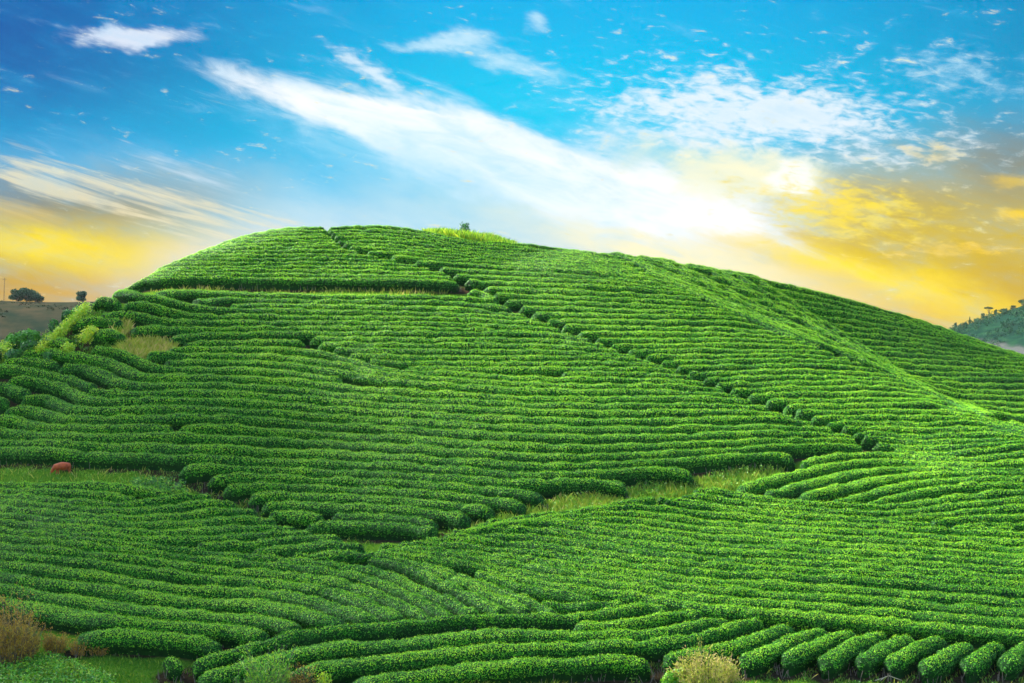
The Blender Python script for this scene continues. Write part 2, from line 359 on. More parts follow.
# ---------------------------------------------------------------- materials
def nt_new(name):
    m = bpy.data.materials.new(name); m.use_nodes = True
    nt = m.node_tree; nt.nodes.clear(); return m, nt
def N(nt, typ, **kw):
    n = nt.nodes.new(typ)
    for k, v in kw.items():
        if k == 'inp':
            for kk, vv in v.items(): n.inputs[kk].default_value = vv
        else: setattr(n, k, v)
    return n
def ramp(nt, stops, interp='LINEAR'):
    r = N(nt, 'ShaderNodeValToRGB'); r.color_ramp.interpolation = interp
    el = r.color_ramp.elements
    while len(el) < len(stops): el.new(0.5)
    for e, (p, c) in zip(el, stops): e.position = p; e.color = (*c, 1)
    return r
def leaf_mat(name, stops, rough=0.5, trans=0.25, spec=0.35, noise=(3.0, 0.12)):
    m, nt = nt_new(name); L = nt.links
    out = N(nt, 'ShaderNodeOutputMaterial'); at = N(nt, 'ShaderNodeAttribute', attribute_name='tone')
    geo = N(nt, 'ShaderNodeNewGeometry'); ns = N(nt, 'ShaderNodeTexNoise', inp={'Scale': 0.09, 'Detail': 4.0})
    n2 = N(nt, 'ShaderNodeTexNoise', inp={'Scale': noise[0], 'Detail': 3.0})
    L.new(geo.outputs['Position'], ns.inputs['Vector']); L.new(geo.outputs['Position'], n2.inputs['Vector'])
    a = N(nt, 'ShaderNodeMath', operation='MULTIPLY_ADD', inp={1: 0.30, 2: -0.15}); L.new(ns.outputs['Fac'], a.inputs[0])
    b = N(nt, 'ShaderNodeMath', operation='MULTIPLY_ADD', inp={1: noise[1] * 2, 2: -noise[1]}); L.new(n2.outputs['Fac'], b.inputs[0])
    s1 = N(nt, 'ShaderNodeMath', operation='ADD'); L.new(at.outputs['Fac'], s1.inputs[0]); L.new(a.outputs[0], s1.inputs[1])
    s2 = N(nt, 'ShaderNodeMath', operation='ADD'); L.new(s1.outputs[0], s2.inputs[0]); L.new(b.outputs[0], s2.inputs[1])
    r = ramp(nt, stops); L.new(s2.outputs[0], r.inputs['Fac'])
    p = N(nt, 'ShaderNodeBsdfPrincipled', inp={'Roughness': rough, 'Specular IOR Level': spec}); L.new(r.outputs['Color'], p.inputs['Base Color'])
    t = N(nt, 'ShaderNodeBsdfTranslucent'); L.new(r.outputs['Color'], t.inputs['Color'])
    mx = N(nt, 'ShaderNodeMixShader', inp={0: trans}); L.new(p.outputs[0], mx.inputs[1]); L.new(t.outputs[0], mx.inputs[2])
    L.new(mx.outputs[0], out.inputs['Surface'])
    return m
def plain_mat(name, c1, c2, scale=6.0, rough=0.85, bump=0.0, spec=0.25):
    m, nt = nt_new(name); L = nt.links
    out = N(nt, 'ShaderNodeOutputMaterial'); p = N(nt, 'ShaderNodeBsdfPrincipled', inp={'Roughness': rough, 'Specular IOR Level': spec})
    geo = N(nt, 'ShaderNodeNewGeometry'); ns = N(nt, 'ShaderNodeTexNoise', inp={'Scale': scale, 'Detail': 6.0, 'Roughness': 0.65})
    L.new(geo.outputs['Position'], ns.inputs['Vector'])
    r = ramp(nt, [(0.35, c1), (0.65, c2)]); L.new(ns.outputs['Fac'], r.inputs['Fac']); L.new(r.outputs['Color'], p.inputs['Base Color'])
    if bump:
        b = N(nt, 'ShaderNodeBump', inp={'Strength': bump, 'Distance': 0.1}); L.new(ns.outputs['Fac'], b.inputs['Height']); L.new(b.outputs[0], p.inputs['Normal'])
    L.new(p.outputs[0], out.inputs['Surface'])
    return m
M_TEA = leaf_mat('tea_leaves', [(0.0, (0.003, 0.030, 0.003)), (0.3, (0.010, 0.092, 0.004)), (0.6, (0.041, 0.238, 0.004)), (0.85, (0.135, 0.42, 0.005)), (1.0, (0.28, 0.52, 0.010))], rough=0.55, spec=0.14)
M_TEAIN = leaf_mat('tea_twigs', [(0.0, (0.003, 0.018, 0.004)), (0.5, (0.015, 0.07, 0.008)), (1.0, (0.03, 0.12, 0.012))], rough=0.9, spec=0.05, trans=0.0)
M_WOOD = plain_mat('tea_stems', (0.05, 0.04, 0.032), (0.16, 0.13, 0.11), 9.0)
M_GRASS = leaf_mat('grass_blades', [(0.0, (0.015, 0.07, 0.006)), (0.4, (0.06, 0.20, 0.010)), (0.75, (0.17, 0.30, 0.016)), (1.0, (0.33, 0.34, 0.04))], rough=0.6, trans=0.35, spec=0.2)
M_DRY = leaf_mat('dry_grass', [(0.0, (0.05, 0.10, 0.010)), (0.4, (0.17, 0.26, 0.016)), (0.7, (0.33, 0.34, 0.035)), (1.0, (0.44, 0.33, 0.12))], rough=0.7, trans=0.3, spec=0.15)
M_WEED = leaf_mat('weed_leaves', [(0.0, (0.006, 0.06, 0.006)), (0.4, (0.035, 0.20, 0.010)), (0.75, (0.13, 0.38, 0.012)), (1.0, (0.30, 0.46, 0.02))], trans=0.35)
M_YEL = leaf_mat('yellow_weed_leaves', [(0.0, (0.06, 0.24, 0.01)), (0.5, (0.22, 0.46, 0.012)), (1.0, (0.48, 0.52, 0.02))], trans=0.4)
M_BROWN = leaf_mat('dry_shrub_leaves', [(0.0, (0.04, 0.025, 0.006)), (0.4, (0.15, 0.085, 0.014)), (0.7, (0.30, 0.16, 0.02)), (1.0, (0.38, 0.27, 0.03))], rough=0.7, trans=0.2, spec=0.15)
M_SHRUB = leaf_mat('shrub_leaves', [(0.0, (0.004, 0.035, 0.010)), (0.5, (0.018, 0.13, 0.012)), (1.0, (0.10, 0.32, 0.018))])
M_FAR = leaf_mat('far_tree_leaves', [(0.0, (0.010, 0.030, 0.022)), (0.5, (0.022, 0.065, 0.035)), (1.0, (0.035, 0.085, 0.03))], trans=0.05, spec=0.03, rough=0.9)
M_BARK = plain_mat('bark', (0.06, 0.045, 0.03), (0.14, 0.11, 0.08), 4.0)
M_COW = plain_mat('cow_hide', (0.16, 0.026, 0.006), (0.33, 0.066, 0.014), 3.5, rough=0.65)
M_COWD = plain_mat('cow_muzzle', (0.16, 0.08, 0.05), (0.26, 0.15, 0.10), 8.0)
M_HORN = plain_mat('horn', (0.10, 0.07, 0.05), (0.2, 0.15, 0.1), 8.0)
M_STICK = plain_mat('pale_wood', (0.28, 0.22, 0.15), (0.48, 0.40, 0.28), 20.0)

def ground_mat():
    m, nt = nt_new('ground'); L = nt.links
    out = N(nt, 'ShaderNodeOutputMaterial'); p = N(nt, 'ShaderNodeBsdfPrincipled', inp={'Roughness': 1.0, 'Specular IOR Level': 0.0})
    geo = N(nt, 'ShaderNodeNewGeometry')
    n1 = N(nt, 'ShaderNodeTexNoise', inp={'Scale': 0.35, 'Detail': 7.0, 'Roughness': 0.7}); n2 = N(nt, 'ShaderNodeTexNoise', inp={'Scale': 7.0, 'Detail': 5.0})
    L.new(geo.outputs['Position'], n1.inputs['Vector']); L.new(geo.outputs['Position'], n2.inputs['Vector'])
    soil = ramp(nt, [(0.3, (0.012, 0.010, 0.006)), (0.7, (0.034, 0.026, 0.014))]); L.new(n2.outputs['Fac'], soil.inputs['Fac'])
    gr = ramp(nt, [(0.3, (0.020, 0.075, 0.005)), (0.7, (0.075, 0.15, 0.010))]); L.new(n2.outputs['Fac'], gr.inputs['Fac'])
    at = N(nt, 'ShaderNodeAttribute', attribute_name='grassy')
    ad = N(nt, 'ShaderNodeMath', operation='ADD'); L.new(at.outputs['Fac'], ad.inputs[0])
    mm = N(nt, 'ShaderNodeMath', operation='MULTIPLY_ADD', inp={1: 0.9, 2: -0.45}); L.new(n1.outputs['Fac'], mm.inputs[0]); L.new(mm.outputs[0], ad.inputs[1])
    rr = ramp(nt, [(0.35, (0, 0, 0)), (0.6, (1, 1, 1))]); L.new(ad.outputs[0], rr.inputs['Fac'])
    mx = N(nt, 'ShaderNodeMix', data_type='RGBA'); L.new(rr.outputs['Color'], mx.inputs['Factor']); L.new(soil.outputs['Color'], mx.inputs['A']); L.new(gr.outputs['Color'], mx.inputs['B'])
    L.new(mx.outputs['Result'], p.inputs['Base Color'])
    b = N(nt, 'ShaderNodeBump', inp={'Strength': 0.6, 'Distance': 0.08}); L.new(n2.outputs['Fac'], b.inputs['Height']); L.new(b.outputs[0], p.inputs['Normal'])
    L.new(p.outputs[0], out.inputs['Surface']); return m
M_GROUND = ground_mat()

# ---------------------------------------------------------------- mesh helpers
def mesh_obj(name, V, faces, mats, parent=None, tone=None, smooth=False, mi=None, attr='tone'):
    """faces: int array (n,4) with -1 in the last place for triangles, or (n,3)"""
    me = bpy.data.meshes.new(name); V = np.asarray(V, np.float32); Fc = np.asarray(faces, np.int32)
    me.vertices.add(len(V)); me.vertices.foreach_set('co', V.ravel())
    if Fc.shape[1] == 4:
        tri = Fc[:, 3] < 0; cnt = np.where(tri, 3, 4).astype(np.int32); flat = Fc.ravel(); flat = flat[flat >= 0]
    else: cnt = np.full(len(Fc), 3, np.int32); flat = Fc.ravel()
    me.loops.add(len(flat)); me.loops.foreach_set('vertex_index', flat)
    me.polygons.add(len(Fc)); me.polygons.foreach_set('loop_start', np.r_[0, np.cumsum(cnt)[:-1]].astype(np.int32))
    if mi is not None: me.polygons.foreach_set('material_index', np.asarray(mi, np.int32))
    me.polygons.foreach_set('use_smooth', np.full(len(Fc), smooth) if np.isscalar(smooth) else np.asarray(smooth, bool))
    for m in (mats if isinstance(mats, (list, tuple)) else [mats]): me.materials.append(m)
    if tone is not None:
        dom = 'FACE' if len(tone) == len(Fc) and attr == 'tone' else 'POINT'
        a = me.attributes.new(attr, 'FLOAT', dom); a.data.foreach_set('value', np.asarray(tone, np.float32))
    me.update(); me.validate()
    o = bpy.data.objects.new(name, me); COL.objects.link(o)
    if parent is not None: o.parent = parent
    return o
def tag(o, label=None, cat=None, group=None, kind=None):
    if label: o['label'] = label
    if cat: o['category'] = cat
    if group: o['group'] = group
    if kind: o['kind'] = kind
    return o
def empty(name, loc, label, cat, group=None, rz=0.0):
    o = bpy.data.objects.new(name, None); COL.objects.link(o); o.location = loc; o.rotation_euler.z = rz; o.empty_display_size = 0.3
    return tag(o, label, cat, group)
_lat = np.random.default_rng(3).random(4096).astype(np.float32)
def vnoise(p, s):
    q = np.asarray(p, float) * s; i = np.floor(q).astype(np.int64); f = q - i; f = f * f * (3 - 2 * f); out = 0
    for dx in (0, 1):
        for dy in (0, 1):
            for dz in (0, 1):
                h = ((i[:, 0] + dx) * 73856093 ^ (i[:, 1] + dy) * 19349663 ^ (i[:, 2] + dz) * 83492791) & 4095
                out = out + _lat[h] * np.where(dx, f[:, 0], 1 - f[:, 0]) * np.where(dy, f[:, 1], 1 - f[:, 1]) * np.where(dz, f[:, 2], 1 - f[:, 2])
    return out
def unit(v): return v / (np.linalg.norm(v, axis=1, keepdims=True) + 1e-9)
def cards(C, Nn, L, W, up=None, spread=0.9, fold=0.0):
    """leaf-shaped quads at C facing about Nn; lengths L, widths W -> verts, faces"""
    n = len(C); nn = unit(Nn + spread * rng.normal(size=(n, 3)))
    r = rng.normal(size=(n, 3)) if up is None else up + 0.5 * rng.normal(size=(n, 3))
    a = unit(r - (r * nn).sum(1, keepdims=True) * nn); b = np.cross(nn, a)
    L = np.broadcast_to(L, n)[:, None]; W = np.broadcast_to(W, n)[:, None]
    V = np.stack([C - a * L * .5, C + b * W * .5 + a * L * .06, C + a * L * .5, C - b * W * .5 + a * L * .06], 1).reshape(-1, 3)
    Fc = np.arange(4 * n).reshape(n, 4)
    return V, Fc
def tubes(segs, r0, r1, k=4):
    """segs: (n,2,3) -> tapered k-sided prisms"""
    S = np.asarray(segs, float); n = len(S); d = unit(S[:, 1] - S[:, 0])
    h = np.where(np.abs(d[:, 2:3]) > .9, [[1., 0, 0]], [[0, 0, 1.]]); a = unit(np.cross(d, h)); b = np.cross(d, a)
    r0 = np.broadcast_to(r0, n); r1 = np.broadcast_to(r1, n); V = []
    for e, r in ((0, r0), (1, r1)):
        for j in range(k):
            t = 2 * math.pi * j / k; V.append(S[:, e] + (a * math.cos(t) + b * math.sin(t)) * r[:, None])
    V = np.stack(V, 1).reshape(-1, 3); Fc = []
    o = (np.arange(n) * 2 * k)[:, None]
    for j in range(k): Fc.append(o + np.array([[j, (j + 1) % k, k + (j + 1) % k, k + j]]))
    Fc = np.vstack(Fc); 
    if k == 4: Fc = np.vstack([Fc, o + np.array([[4, 5, 6, 7]])])
    return V, Fc

# ---------------------------------------------------------------- the ground sheet
def gz(x, y):
    cx = np.clip(x, GX0, GX1); cy = np.clip(y, GY0, GY1); d = np.hypot(x - cx, y - cy)
    base = -13.0 + 0 * x
    t = np.clip((52 - y) / 50.0, 0, 1); t = t * t * (3 - 2 * t); base = base + t * 11.2 * np.exp(-(np.abs(x) / 150) ** 2)
    t2 = np.clip((y - 300) / 300, 0, 1); base = base - 4 * t2
    w = np.exp(-(d / 18.0) ** 1.5)
    return base * (1 - w) + G(cx, cy) * w
xs = np.r_[-1500, -1000, -600, -400, -300, -240, -200, -170, -150, -135, -122, np.arange(-112, 112.1, 1.0), 122, 135, 150, 170, 200, 240, 300, 400, 600, 1000, 1500]
ys = np.r_[-120, -100, -60, -40, -20, -10, 0, 6, 12, 18, 24, 30, 36, 42, 46, 50, 53, np.arange(56, 290.1, 1.0), 300, 315, 335, 360, 400, 460, 540, 650, 800, 1000, 1500, 2200, 3000]
gxx, gyy = np.meshgrid(xs, ys); gzz = gz(gxx, gyy)
gv_ = np.c_[gxx.ravel(), gyy.ravel(), gzz.ravel()]
fine = (np.abs(gv_[:, 0]) < 112) & (gv_[:, 1] > 56) & (gv_[:, 1] < 290)
gv_[fine, 2] += (vnoise(gv_[fine], 0.5) - .5) * 0.10
nx, ny = len(xs), len(ys); jj, ii_ = np.meshgrid(np.arange(nx - 1), np.arange(ny - 1)); k0 = (ii_ * nx + jj).ravel()
gf = np.c_[k0, k0 + 1, k0 + nx + 1, k0 + nx]
# grassy where no hedge stands close
rowp = np.vstack([l['q'] for l in LAID]); kd = KDTree(len(rowp))
for i, p in enumerate(rowp): kd.insert((p[0], p[1], 0), i)
kd.balance()
gg = np.ones(len(gv_), np.float32)
for i in np.where(fine)[0]:
    d = kd.find((gv_[i, 0], gv_[i, 1], 0))[2]; gg[i] = min(1.0, max(0.0, (d - 0.45) / 0.6))
go = mesh_obj('ground', gv_, gf, M_GROUND, tone=gg, smooth=True, attr='grassy'); tag(go, kind='structure')

# ---------------------------------------------------------------- one hedge
PROF = np.array([(-.55, .0), (-.66, .22), (-.86, .42), (-.95, .60), (-.90, .76), (-.70, .90), (-.38, .99), (0, 1.03), (.38, .99), (.70, .90), (.90, .76), (.95, .60), (.86, .42), (.66, .22), (.55, .0)])
EXPOSED = {'G', 'S', 'R'}
def hedge_mesh(q, hw, h=HEDGE, lev=0.85, seed=0, round_end=None):
    D = q[:, 1].mean(); st = 0.20 if D < 104 else (0.27 if D < 130 else 0.36)
    d = np.r_[0, np.cumsum(np.hypot(*np.diff(q, axis=0).T))]; L = d[-1]
    n = max(8, int(L / st) + 1); t = np.linspace(0, L, n)
    x = np.interp(t, d, q[:, 0]); y = np.interp(t, d, q[:, 1]); w = np.interp(t, d, hw)
    e = np.minimum(t, L - t); R = np.minimum(np.maximum(w * 1.1, .3), L * .49)
    # finer rings at the ends
    s = np.sqrt(np.clip(1 - (1 - np.clip(e / R, 0, 1)) ** 2, 0, 1))
    wob = vnoise(np.c_[x, y, np.full(n, seed * 3.1)], 0.55) - .5
    w = w * (1 + 0.16 * wob); tx = np.gradient(x); ty = np.gradient(y); l = np.hypot(tx, ty) + 1e-9; tx /= l; ty /= l
    side = (vnoise(np.c_[x, y, np.full(n, 7 + seed)], 0.35) - .5) * 0.12
    x = x - ty * side; y = y + tx * side
    hh = h * (1 + 0.10 * (vnoise(np.c_[x, y, np.full(n, 50 + seed)], 0.7) - .5)) * (0.45 + 0.55 * s ** 0.8)
    m = len(PROF); off = PROF[:, 0][None] * (w * (0.12 + 0.88 * s))[:, None]
    X = x[:, None] - ty[:, None] * off; Y = y[:, None] + tx[:, None] * off
    g = G(X, Y); gc = G(x, y)[:, None]; pz = PROF[:, 1][None]
    base = g * (1 - lev * pz) + gc * lev * pz
    Z = base + pz * hh[:, None] - 0.03 * (pz == 0)
    V = np.stack([X, Y, Z], -1).reshape(-1, 3)
    cen = np.stack([x, y, gc[:, 0] + 0.5 * h], -1)[:, None].repeat(m, 1).reshape(-1, 3)
    dirn = unit(V - cen); up = (np.tile(PROF[:, 1], n) > 0.1)
    nz = (vnoise(V + seed, 1.1) - .5) * 0.16 + (vnoise(V + seed, 2.6) - .5) * 0.15 + (vnoise(V + seed, 6.5) - .5) * 0.07
    V = V + dirn * (nz * up)[:, None]
    a = (np.arange(n - 1)[:, None] * m + np.arange(m - 1)[None]).ravel()
    Fc = np.c_[a, a + 1, a + m + 1, a + m]
    caps = []
    for r0, flip in ((0, 0), ((n - 1) * m, 1)):
        for k in range(m // 2): 
            c = [r0 + k, r0 + k + 1, r0 + m - 2 - k, r0 + m - 1 - k]
            if k == m // 2 - 1: c = [c[0], c[1], c[3], -1] if c[1] == c[2] else c
            caps.append(c if flip else c)
    Fc = np.vstack([Fc, np.array(caps)])
    return V, Fc, np.c_[x, y]
ORD = 'first second third fourth fifth sixth seventh eighth ninth tenth eleventh twelfth thirteenth fourteenth fifteenth sixteenth seventeenth eighteenth nineteenth twentieth'.split()
ORD += ['twenty-' + o for o in ORD[:9]] + ['thirtieth'] + ['thirty-' + o for o in ORD[:9]] + ['fortieth'] + ['forty-' + o for o in ORD[:9]] + ['fiftieth']
def leaves_on(V, Fc, D, stemmy=0.30, toff=0.0):
    q = Fc.copy(); tri = q[:, 3] < 0; q[tri, 3] = q[tri, 2]
    A, B_, C_, D_ = V[q[:, 0]], V[q[:, 1]], V[q[:, 2]], V[q[:, 3]]
    nr = np.cross(C_ - A, D_ - B_); ar = np.linalg.norm(nr, axis=1) * .5; nr = unit(nr)
    nc = 2 * (len(PROF) // 2); cm = V.mean(0); fc = (A + B_ + C_ + D_) / 4
    if (nr[:-nc, 2] * ar[:-nc]).sum() < 0: nr[:-nc] *= -1
    nr[-nc:] *= np.sign(((fc[-nc:] - cm) * nr[-nc:]).sum(1, keepdims=True) + 1e-9)
    size = 0.080 if D < 104 else (0.088 if D < 130 else 0.098)
    dens = {0.080: 400, 0.088: 330, 0.098: 270}[size] * DENS
    zc = (A + B_ + C_ + D_)[:, 2] / 4 - G((A + C_)[:, 0] / 2, (A + C_)[:, 1] / 2)
    wgt = ar * np.clip((zc / HEDGE - stemmy) / 0.25, 0.04, 1)
    n = int(wgt.sum() * dens)
    if n < 1: return None
    k = rng.choice(len(Fc), n, p=wgt / wgt.sum()); u = rng.random((n, 1)); v = rng.random((n, 1))
    P_ = (A[k] * (1 - u) + B_[k] * u) * (1 - v) + (D_[k] * (1 - u) + C_[k] * u) * v
    N_ = nr[k]; out = rng.random(n) ** 1.3 * 0.08 - 0.005
    P_ = P_ + N_ * out[:, None]
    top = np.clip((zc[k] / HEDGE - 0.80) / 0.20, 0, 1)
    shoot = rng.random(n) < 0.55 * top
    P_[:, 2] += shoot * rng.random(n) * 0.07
    L = size * rng.uniform(.7, 1.35, n)
    up = np.where(shoot[:, None], [[0, 0, 0.8]], rng.normal(size=(n, 3)) * 1.0)
    lv, lf = cards(P_, N_, L, L * np.where(shoot, .38, .52), up=up, spread=0.38)
    tn = 0.46 + toff + 0.30 * (vnoise(P_, 0.8) - .5) + 0.18 * (vnoise(P_, 0.12) - .5) + 0.16 * rng.normal(size=n) + 0.10 * top + shoot * rng.uniform(.24, .60, n)  # shoots are pale by growth; tops lightened further, painting lit rims into the tone
    return lv, lf, np.clip(tn, 0.02, 1)
def make_hedge(name, q, hw, label, cat='hedge', group=None, stems=False, seed=0, h=HEDGE):
    D = q[:, 1].mean()
    V, Fc, cl = hedge_mesh(q, hw, seed=seed, h=h)
    # local lattice under the hedge's base
    o3 = np.array([cl[len(cl) // 2, 0], cl[len(cl) // 2, 1], float(G(*cl[len(cl) // 2]))])
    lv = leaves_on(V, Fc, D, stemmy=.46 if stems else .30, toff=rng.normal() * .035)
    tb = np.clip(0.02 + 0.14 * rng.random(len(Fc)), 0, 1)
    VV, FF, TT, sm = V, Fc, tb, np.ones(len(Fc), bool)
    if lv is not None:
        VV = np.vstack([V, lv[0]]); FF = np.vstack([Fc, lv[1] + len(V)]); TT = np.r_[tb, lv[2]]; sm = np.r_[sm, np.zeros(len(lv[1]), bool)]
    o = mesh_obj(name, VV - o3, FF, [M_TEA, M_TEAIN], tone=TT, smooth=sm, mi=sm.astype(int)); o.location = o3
    tag(o, label, cat, group)
    if stems:
        n = max(8, int(len(cl) * 2.4)); idx = rng.integers(0, len(cl), n); hwm = hw.mean()
        ang = rng.random(n) * 2 * math.pi; r = hwm * rng.uniform(.55, .92, n)
        bx = cl[idx, 0] + np.cos(ang) * r * .8; by = cl[idx, 1] + np.sin(ang) * r * .8; bz = G(bx, by) - .03
        S = np.stack([np.c_[bx, by, bz], np.c_[bx + rng.normal(size=n) * .09, by + rng.normal(size=n) * .09, bz + rng.uniform(.28, .5, n) * h / .85]], 1)
        tv, tf = tubes(S, .016, .010)
        so = mesh_obj('stems', tv - o3, tf, M_WOOD, parent=o); so['kind'] = 'stuff'; so['label'] = 'bare woody stems under the leaves'
    return o
DENS = 1.0
# ---------------------------------------------------------------- build every hedge, with a label of its own
PLOT = {
 'A': 'tea hedge counted down from the summit, on the dome above the dry gap',
 'C': 'tea hedge counted down the slope between the diagonal path and the ridge path',
 'D': 'shaded tea hedge counted down the far flank beyond the ridge path',
 'F': 'tea hedge counted down the field below the ditch of yellow grass',
 'E': 'long tea hedge counted down the lower field, running into the front block',
 'EU': 'thin tea hedge counted down from the calf, ending at the grass strip',
 'EF': 'short slanting tea hedge counted rightwards across the bright dip above the front block',
 'H': 'tea hedge counted down the fan below the dark ditch corner',
 'G': 'thick front tea hedge counted down to the tall weeds',
 'BW': 'tea hedge counted down the wedge tapering leftwards in the middle of the main plot',
}
LONG = {}
order = {}
for i, l in enumerate(LAID):
    x, y = l['q'][len(l['q']) // 2]; l['len'] = np.hypot(*np.diff(l['q'], axis=0).T).sum()
    l['v'] = float(np.median(l['uv'][:, 1])); l['u'] = float(np.median(l['uv'][:, 0]))
def name_rows(plot, rows, txt, group, cat='tea hedge', key=lambda l: l['v']):
    for k, l in enumerate(sorted(rows, key=key)):
        l['label'] = ORD[k] + ' ' + txt; l['group'] = group
by = {}
for l in LAID: by.setdefault(l['plot'], []).append(l)
for p, txt in PLOT.items():
    if p in by: name_rows(p, by[p], txt, {'A':'tea hedges on the dome','C':'tea hedges between the two paths','D':'tea hedges on the far flank','F':'tea hedges of the lower right field','E':'tea hedges of the lower left field','EU':'tea hedges below the grass strip','EF':'tea hedges in the bright dip','H':'tea hedges below the ditch corner','G':'tea hedges of the front block','BW':'tea hedges of the wedge'}[p], key=(lambda l: l['u']) if p == 'EF' else (lambda l: l['v']))
full = [l for l in by['B'] if l['uv'][:, 0].max() > 250 and l['len'] > 9]
left = [l for l in by['B'] if not any(l is f for f in full)]
name_rows('B', full, 'long tea hedge counted down the main plot under the dry gap', 'long tea hedges of the main plot')
name_rows('B', left, 'stubby tea hedge counted down the shoulder beside the yellow weeds', 'stubby tea hedges of the shoulder')
name_rows('S', by['S'], 'short rounded tea row counted rightwards along the grass in front', 'short rounded tea rows', key=lambda l: l['u'])
for l in by['R']: l['label'] = 'lone round tea bush standing on the grass in front of the fields'; l['group'] = None; 
ditch = [l for l in full if l['v'] > 446 or l['uv'][:, 0].max() < 700]
for i, l in enumerate(LAID):
    if l['plot'] == 'S': l['hw'] = l['hw'] * 1.12
    st = l['plot'] in ('G', 'S', 'R') or any(l is d for d in ditch) or (l['plot'] == 'A' and l['v'] > 274) or (l['plot'] == 'E' and l['v'] > 610)
    nm = {'R': 'round_tea_bush', 'S': 'short_tea_hedge'}.get(l['plot'], 'tea_hedge')
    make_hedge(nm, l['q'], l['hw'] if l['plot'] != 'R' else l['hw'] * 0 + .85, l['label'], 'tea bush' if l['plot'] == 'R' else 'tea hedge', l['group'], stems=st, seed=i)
HAZE = 0.00002
SUN_EL, SUN_AZ = 42.0, -60.0
# ---------------------------------------------------------------- grass, weeds, shrubs, trees, animals
def at_pix(u, v, lift=-HEDGE):
    x, y, h = march(np.atleast_1d(u), np.atleast_1d(v), lift); return x[0], y[0], float(gz(np.array([x[0]]), np.array([y[0]]))[0])
def in_poly_world(poly, n, lift=-HEDGE):
    p = np.array(poly, float); lo, hi = p.min(0), p.max(0); out = []
    tot = 0
    while tot < n:
        u = rng.uniform(lo[0], hi[0], 4 * n); v = rng.uniform(lo[1], hi[1], 4 * n); k = poly_in(u, v, poly)
        u, v = u[k][:n], v[k][:n]
        if len(u) == 0: return np.zeros((0, 3))
        x, y, h = march(u, v, lift); g = h
        out.append(np.c_[x[g], y[g], G(x[g], y[g])]); tot += max(1, g.sum())
        if len(out) > 8: break
    return np.vstack(out)[:n]
def clear_of_rows(Pt, dmin):
    keep = np.array([kd.find((a, b, 0))[2] > dmin for a, b, _ in Pt]); return Pt[keep]
def blades(Pt, hmin, hmax, wd, lean=0.35, tone=(0.45, 0.2), clump=1):
    if clump > 1: Pt = np.repeat(Pt, clump, 0) + np.c_[rng.normal(size=(len(Pt) * clump, 2)) * 0.07, np.zeros(len(Pt) * clump)]
    n = len(Pt); h = rng.uniform(hmin, hmax, n) * (0.55 + 0.9 * vnoise(Pt, 0.5)); a = rng.random(n) * 2 * math.pi
    wv = np.c_[np.cos(a), np.sin(a), np.zeros(n)] * wd * rng.uniform(.6, 1.3, (n, 1)); ln = np.c_[rng.normal(size=(n, 2)) * lean, np.zeros(n)] * h[:, None]
    up = np.c_[np.zeros((n, 2)), h]; b = Pt - [0, 0, .03]
    V = np.stack([b - wv * .5, b + wv * .5, b + up * .6 + ln * .4 + wv * .4, b + up + ln], 1).reshape(-1, 3)
    Fc = np.arange(4 * n).reshape(n, 4); t = tone[0] + tone[1] * rng.normal(size=n) + 0.35 * (vnoise(Pt, 0.35) - .5)
    return V, Fc, np.clip(t, 0, 1)
def stuff_mesh(name, label, parts, mats):
    """parts: list of (V, F, T, material index)"""
    V = np.vstack([p[0] for p in parts]); o = 0; Fs = []; T = []; mi = []
    for p in parts: Fs.append(p[1] + o); o += len(p[0]); T.append(p[2]); mi.append(np.full(len(p[1]), p[3]))
    ob = mesh_obj(name, V, np.vstack(Fs), mats, tone=np.concatenate(T), mi=np.concatenate(mi)); return tag(ob, label, 'grass' if 'grass' in name else 'weeds', kind='stuff')
def leafy(Pt, hmax, size, tone=(0.5, .25), per=6):
    n = len(Pt) * per; b = np.repeat(Pt, per, 0) + np.c_[rng.normal(size=(n, 2)) * .16, rng.random(n) ** .7 * hmax]
    V, Fc = cards(b, np.tile([[0, -.3, 1.]], (n, 1)), size * rng.uniform(.6, 1.4, n), size * .55, spread=.7)
    return V, Fc, np.clip(tone[0] + tone[1] * rng.normal(size=n) + .4 * (vnoise(b, .6) - .5), 0, 1)
# strip of short pasture grass where the calf grazes
q = clear_of_rows(in_poly_world([(-20,458),(100,463),(175,466),(215,480),(265,502),(300,518),(345,536),(385,546),(345,560),(290,548),(235,526),(200,512),(150,500),(-20,494)], 9000), .45)
stuff_mesh('grass', 'short green grass strip around the brown calf', [(*blades(q, .06, .20, .035, tone=(.45, .16)), 0), (*leafy(q[::25], .25, .09, (.6, .25)), 1), (*blades(q[::9], .15, .38, .03, tone=(.6, .2)), 2)], [M_GRASS, M_WEED, M_DRY])
# taller yellow grass in the ditch under the main plot
q = clear_of_rows(in_poly_world([(430,546),(455,532),(500,518),(545,508),(560,500),(600,497),(640,487),(700,480),(740,470),(775,464),(790,467),(770,482),(735,492),(690,498),(650,505),(610,515),(570,521),(520,530),(470,545)], 7000), .42)
stuff_mesh('grass', 'tall yellow-green grass in the ditch below the main plot', [(*blades(q, .2, .48, .04, lean=.3, tone=(.66, .2)), 0), (*blades(q[::3], .2, .6, .035, tone=(.42, .25)), 1), (*leafy(q[::20], .5, .11, (.75, .2)), 2)], [M_GRASS, M_DRY, M_WEED])
# dry grass in the gap under the dome
q = clear_of_rows(in_poly_world([(150,290),(215,289),(330,290),(448,291),(446,304),(330,303),(200,301),(150,301)], 4200), .30)
stuff_mesh('grass', 'pale dry grass in the dark gap below the dome', [(*blades(q[::2], .15, .42, .04, lean=.3, tone=(.5, .22)), 0)], [M_DRY])
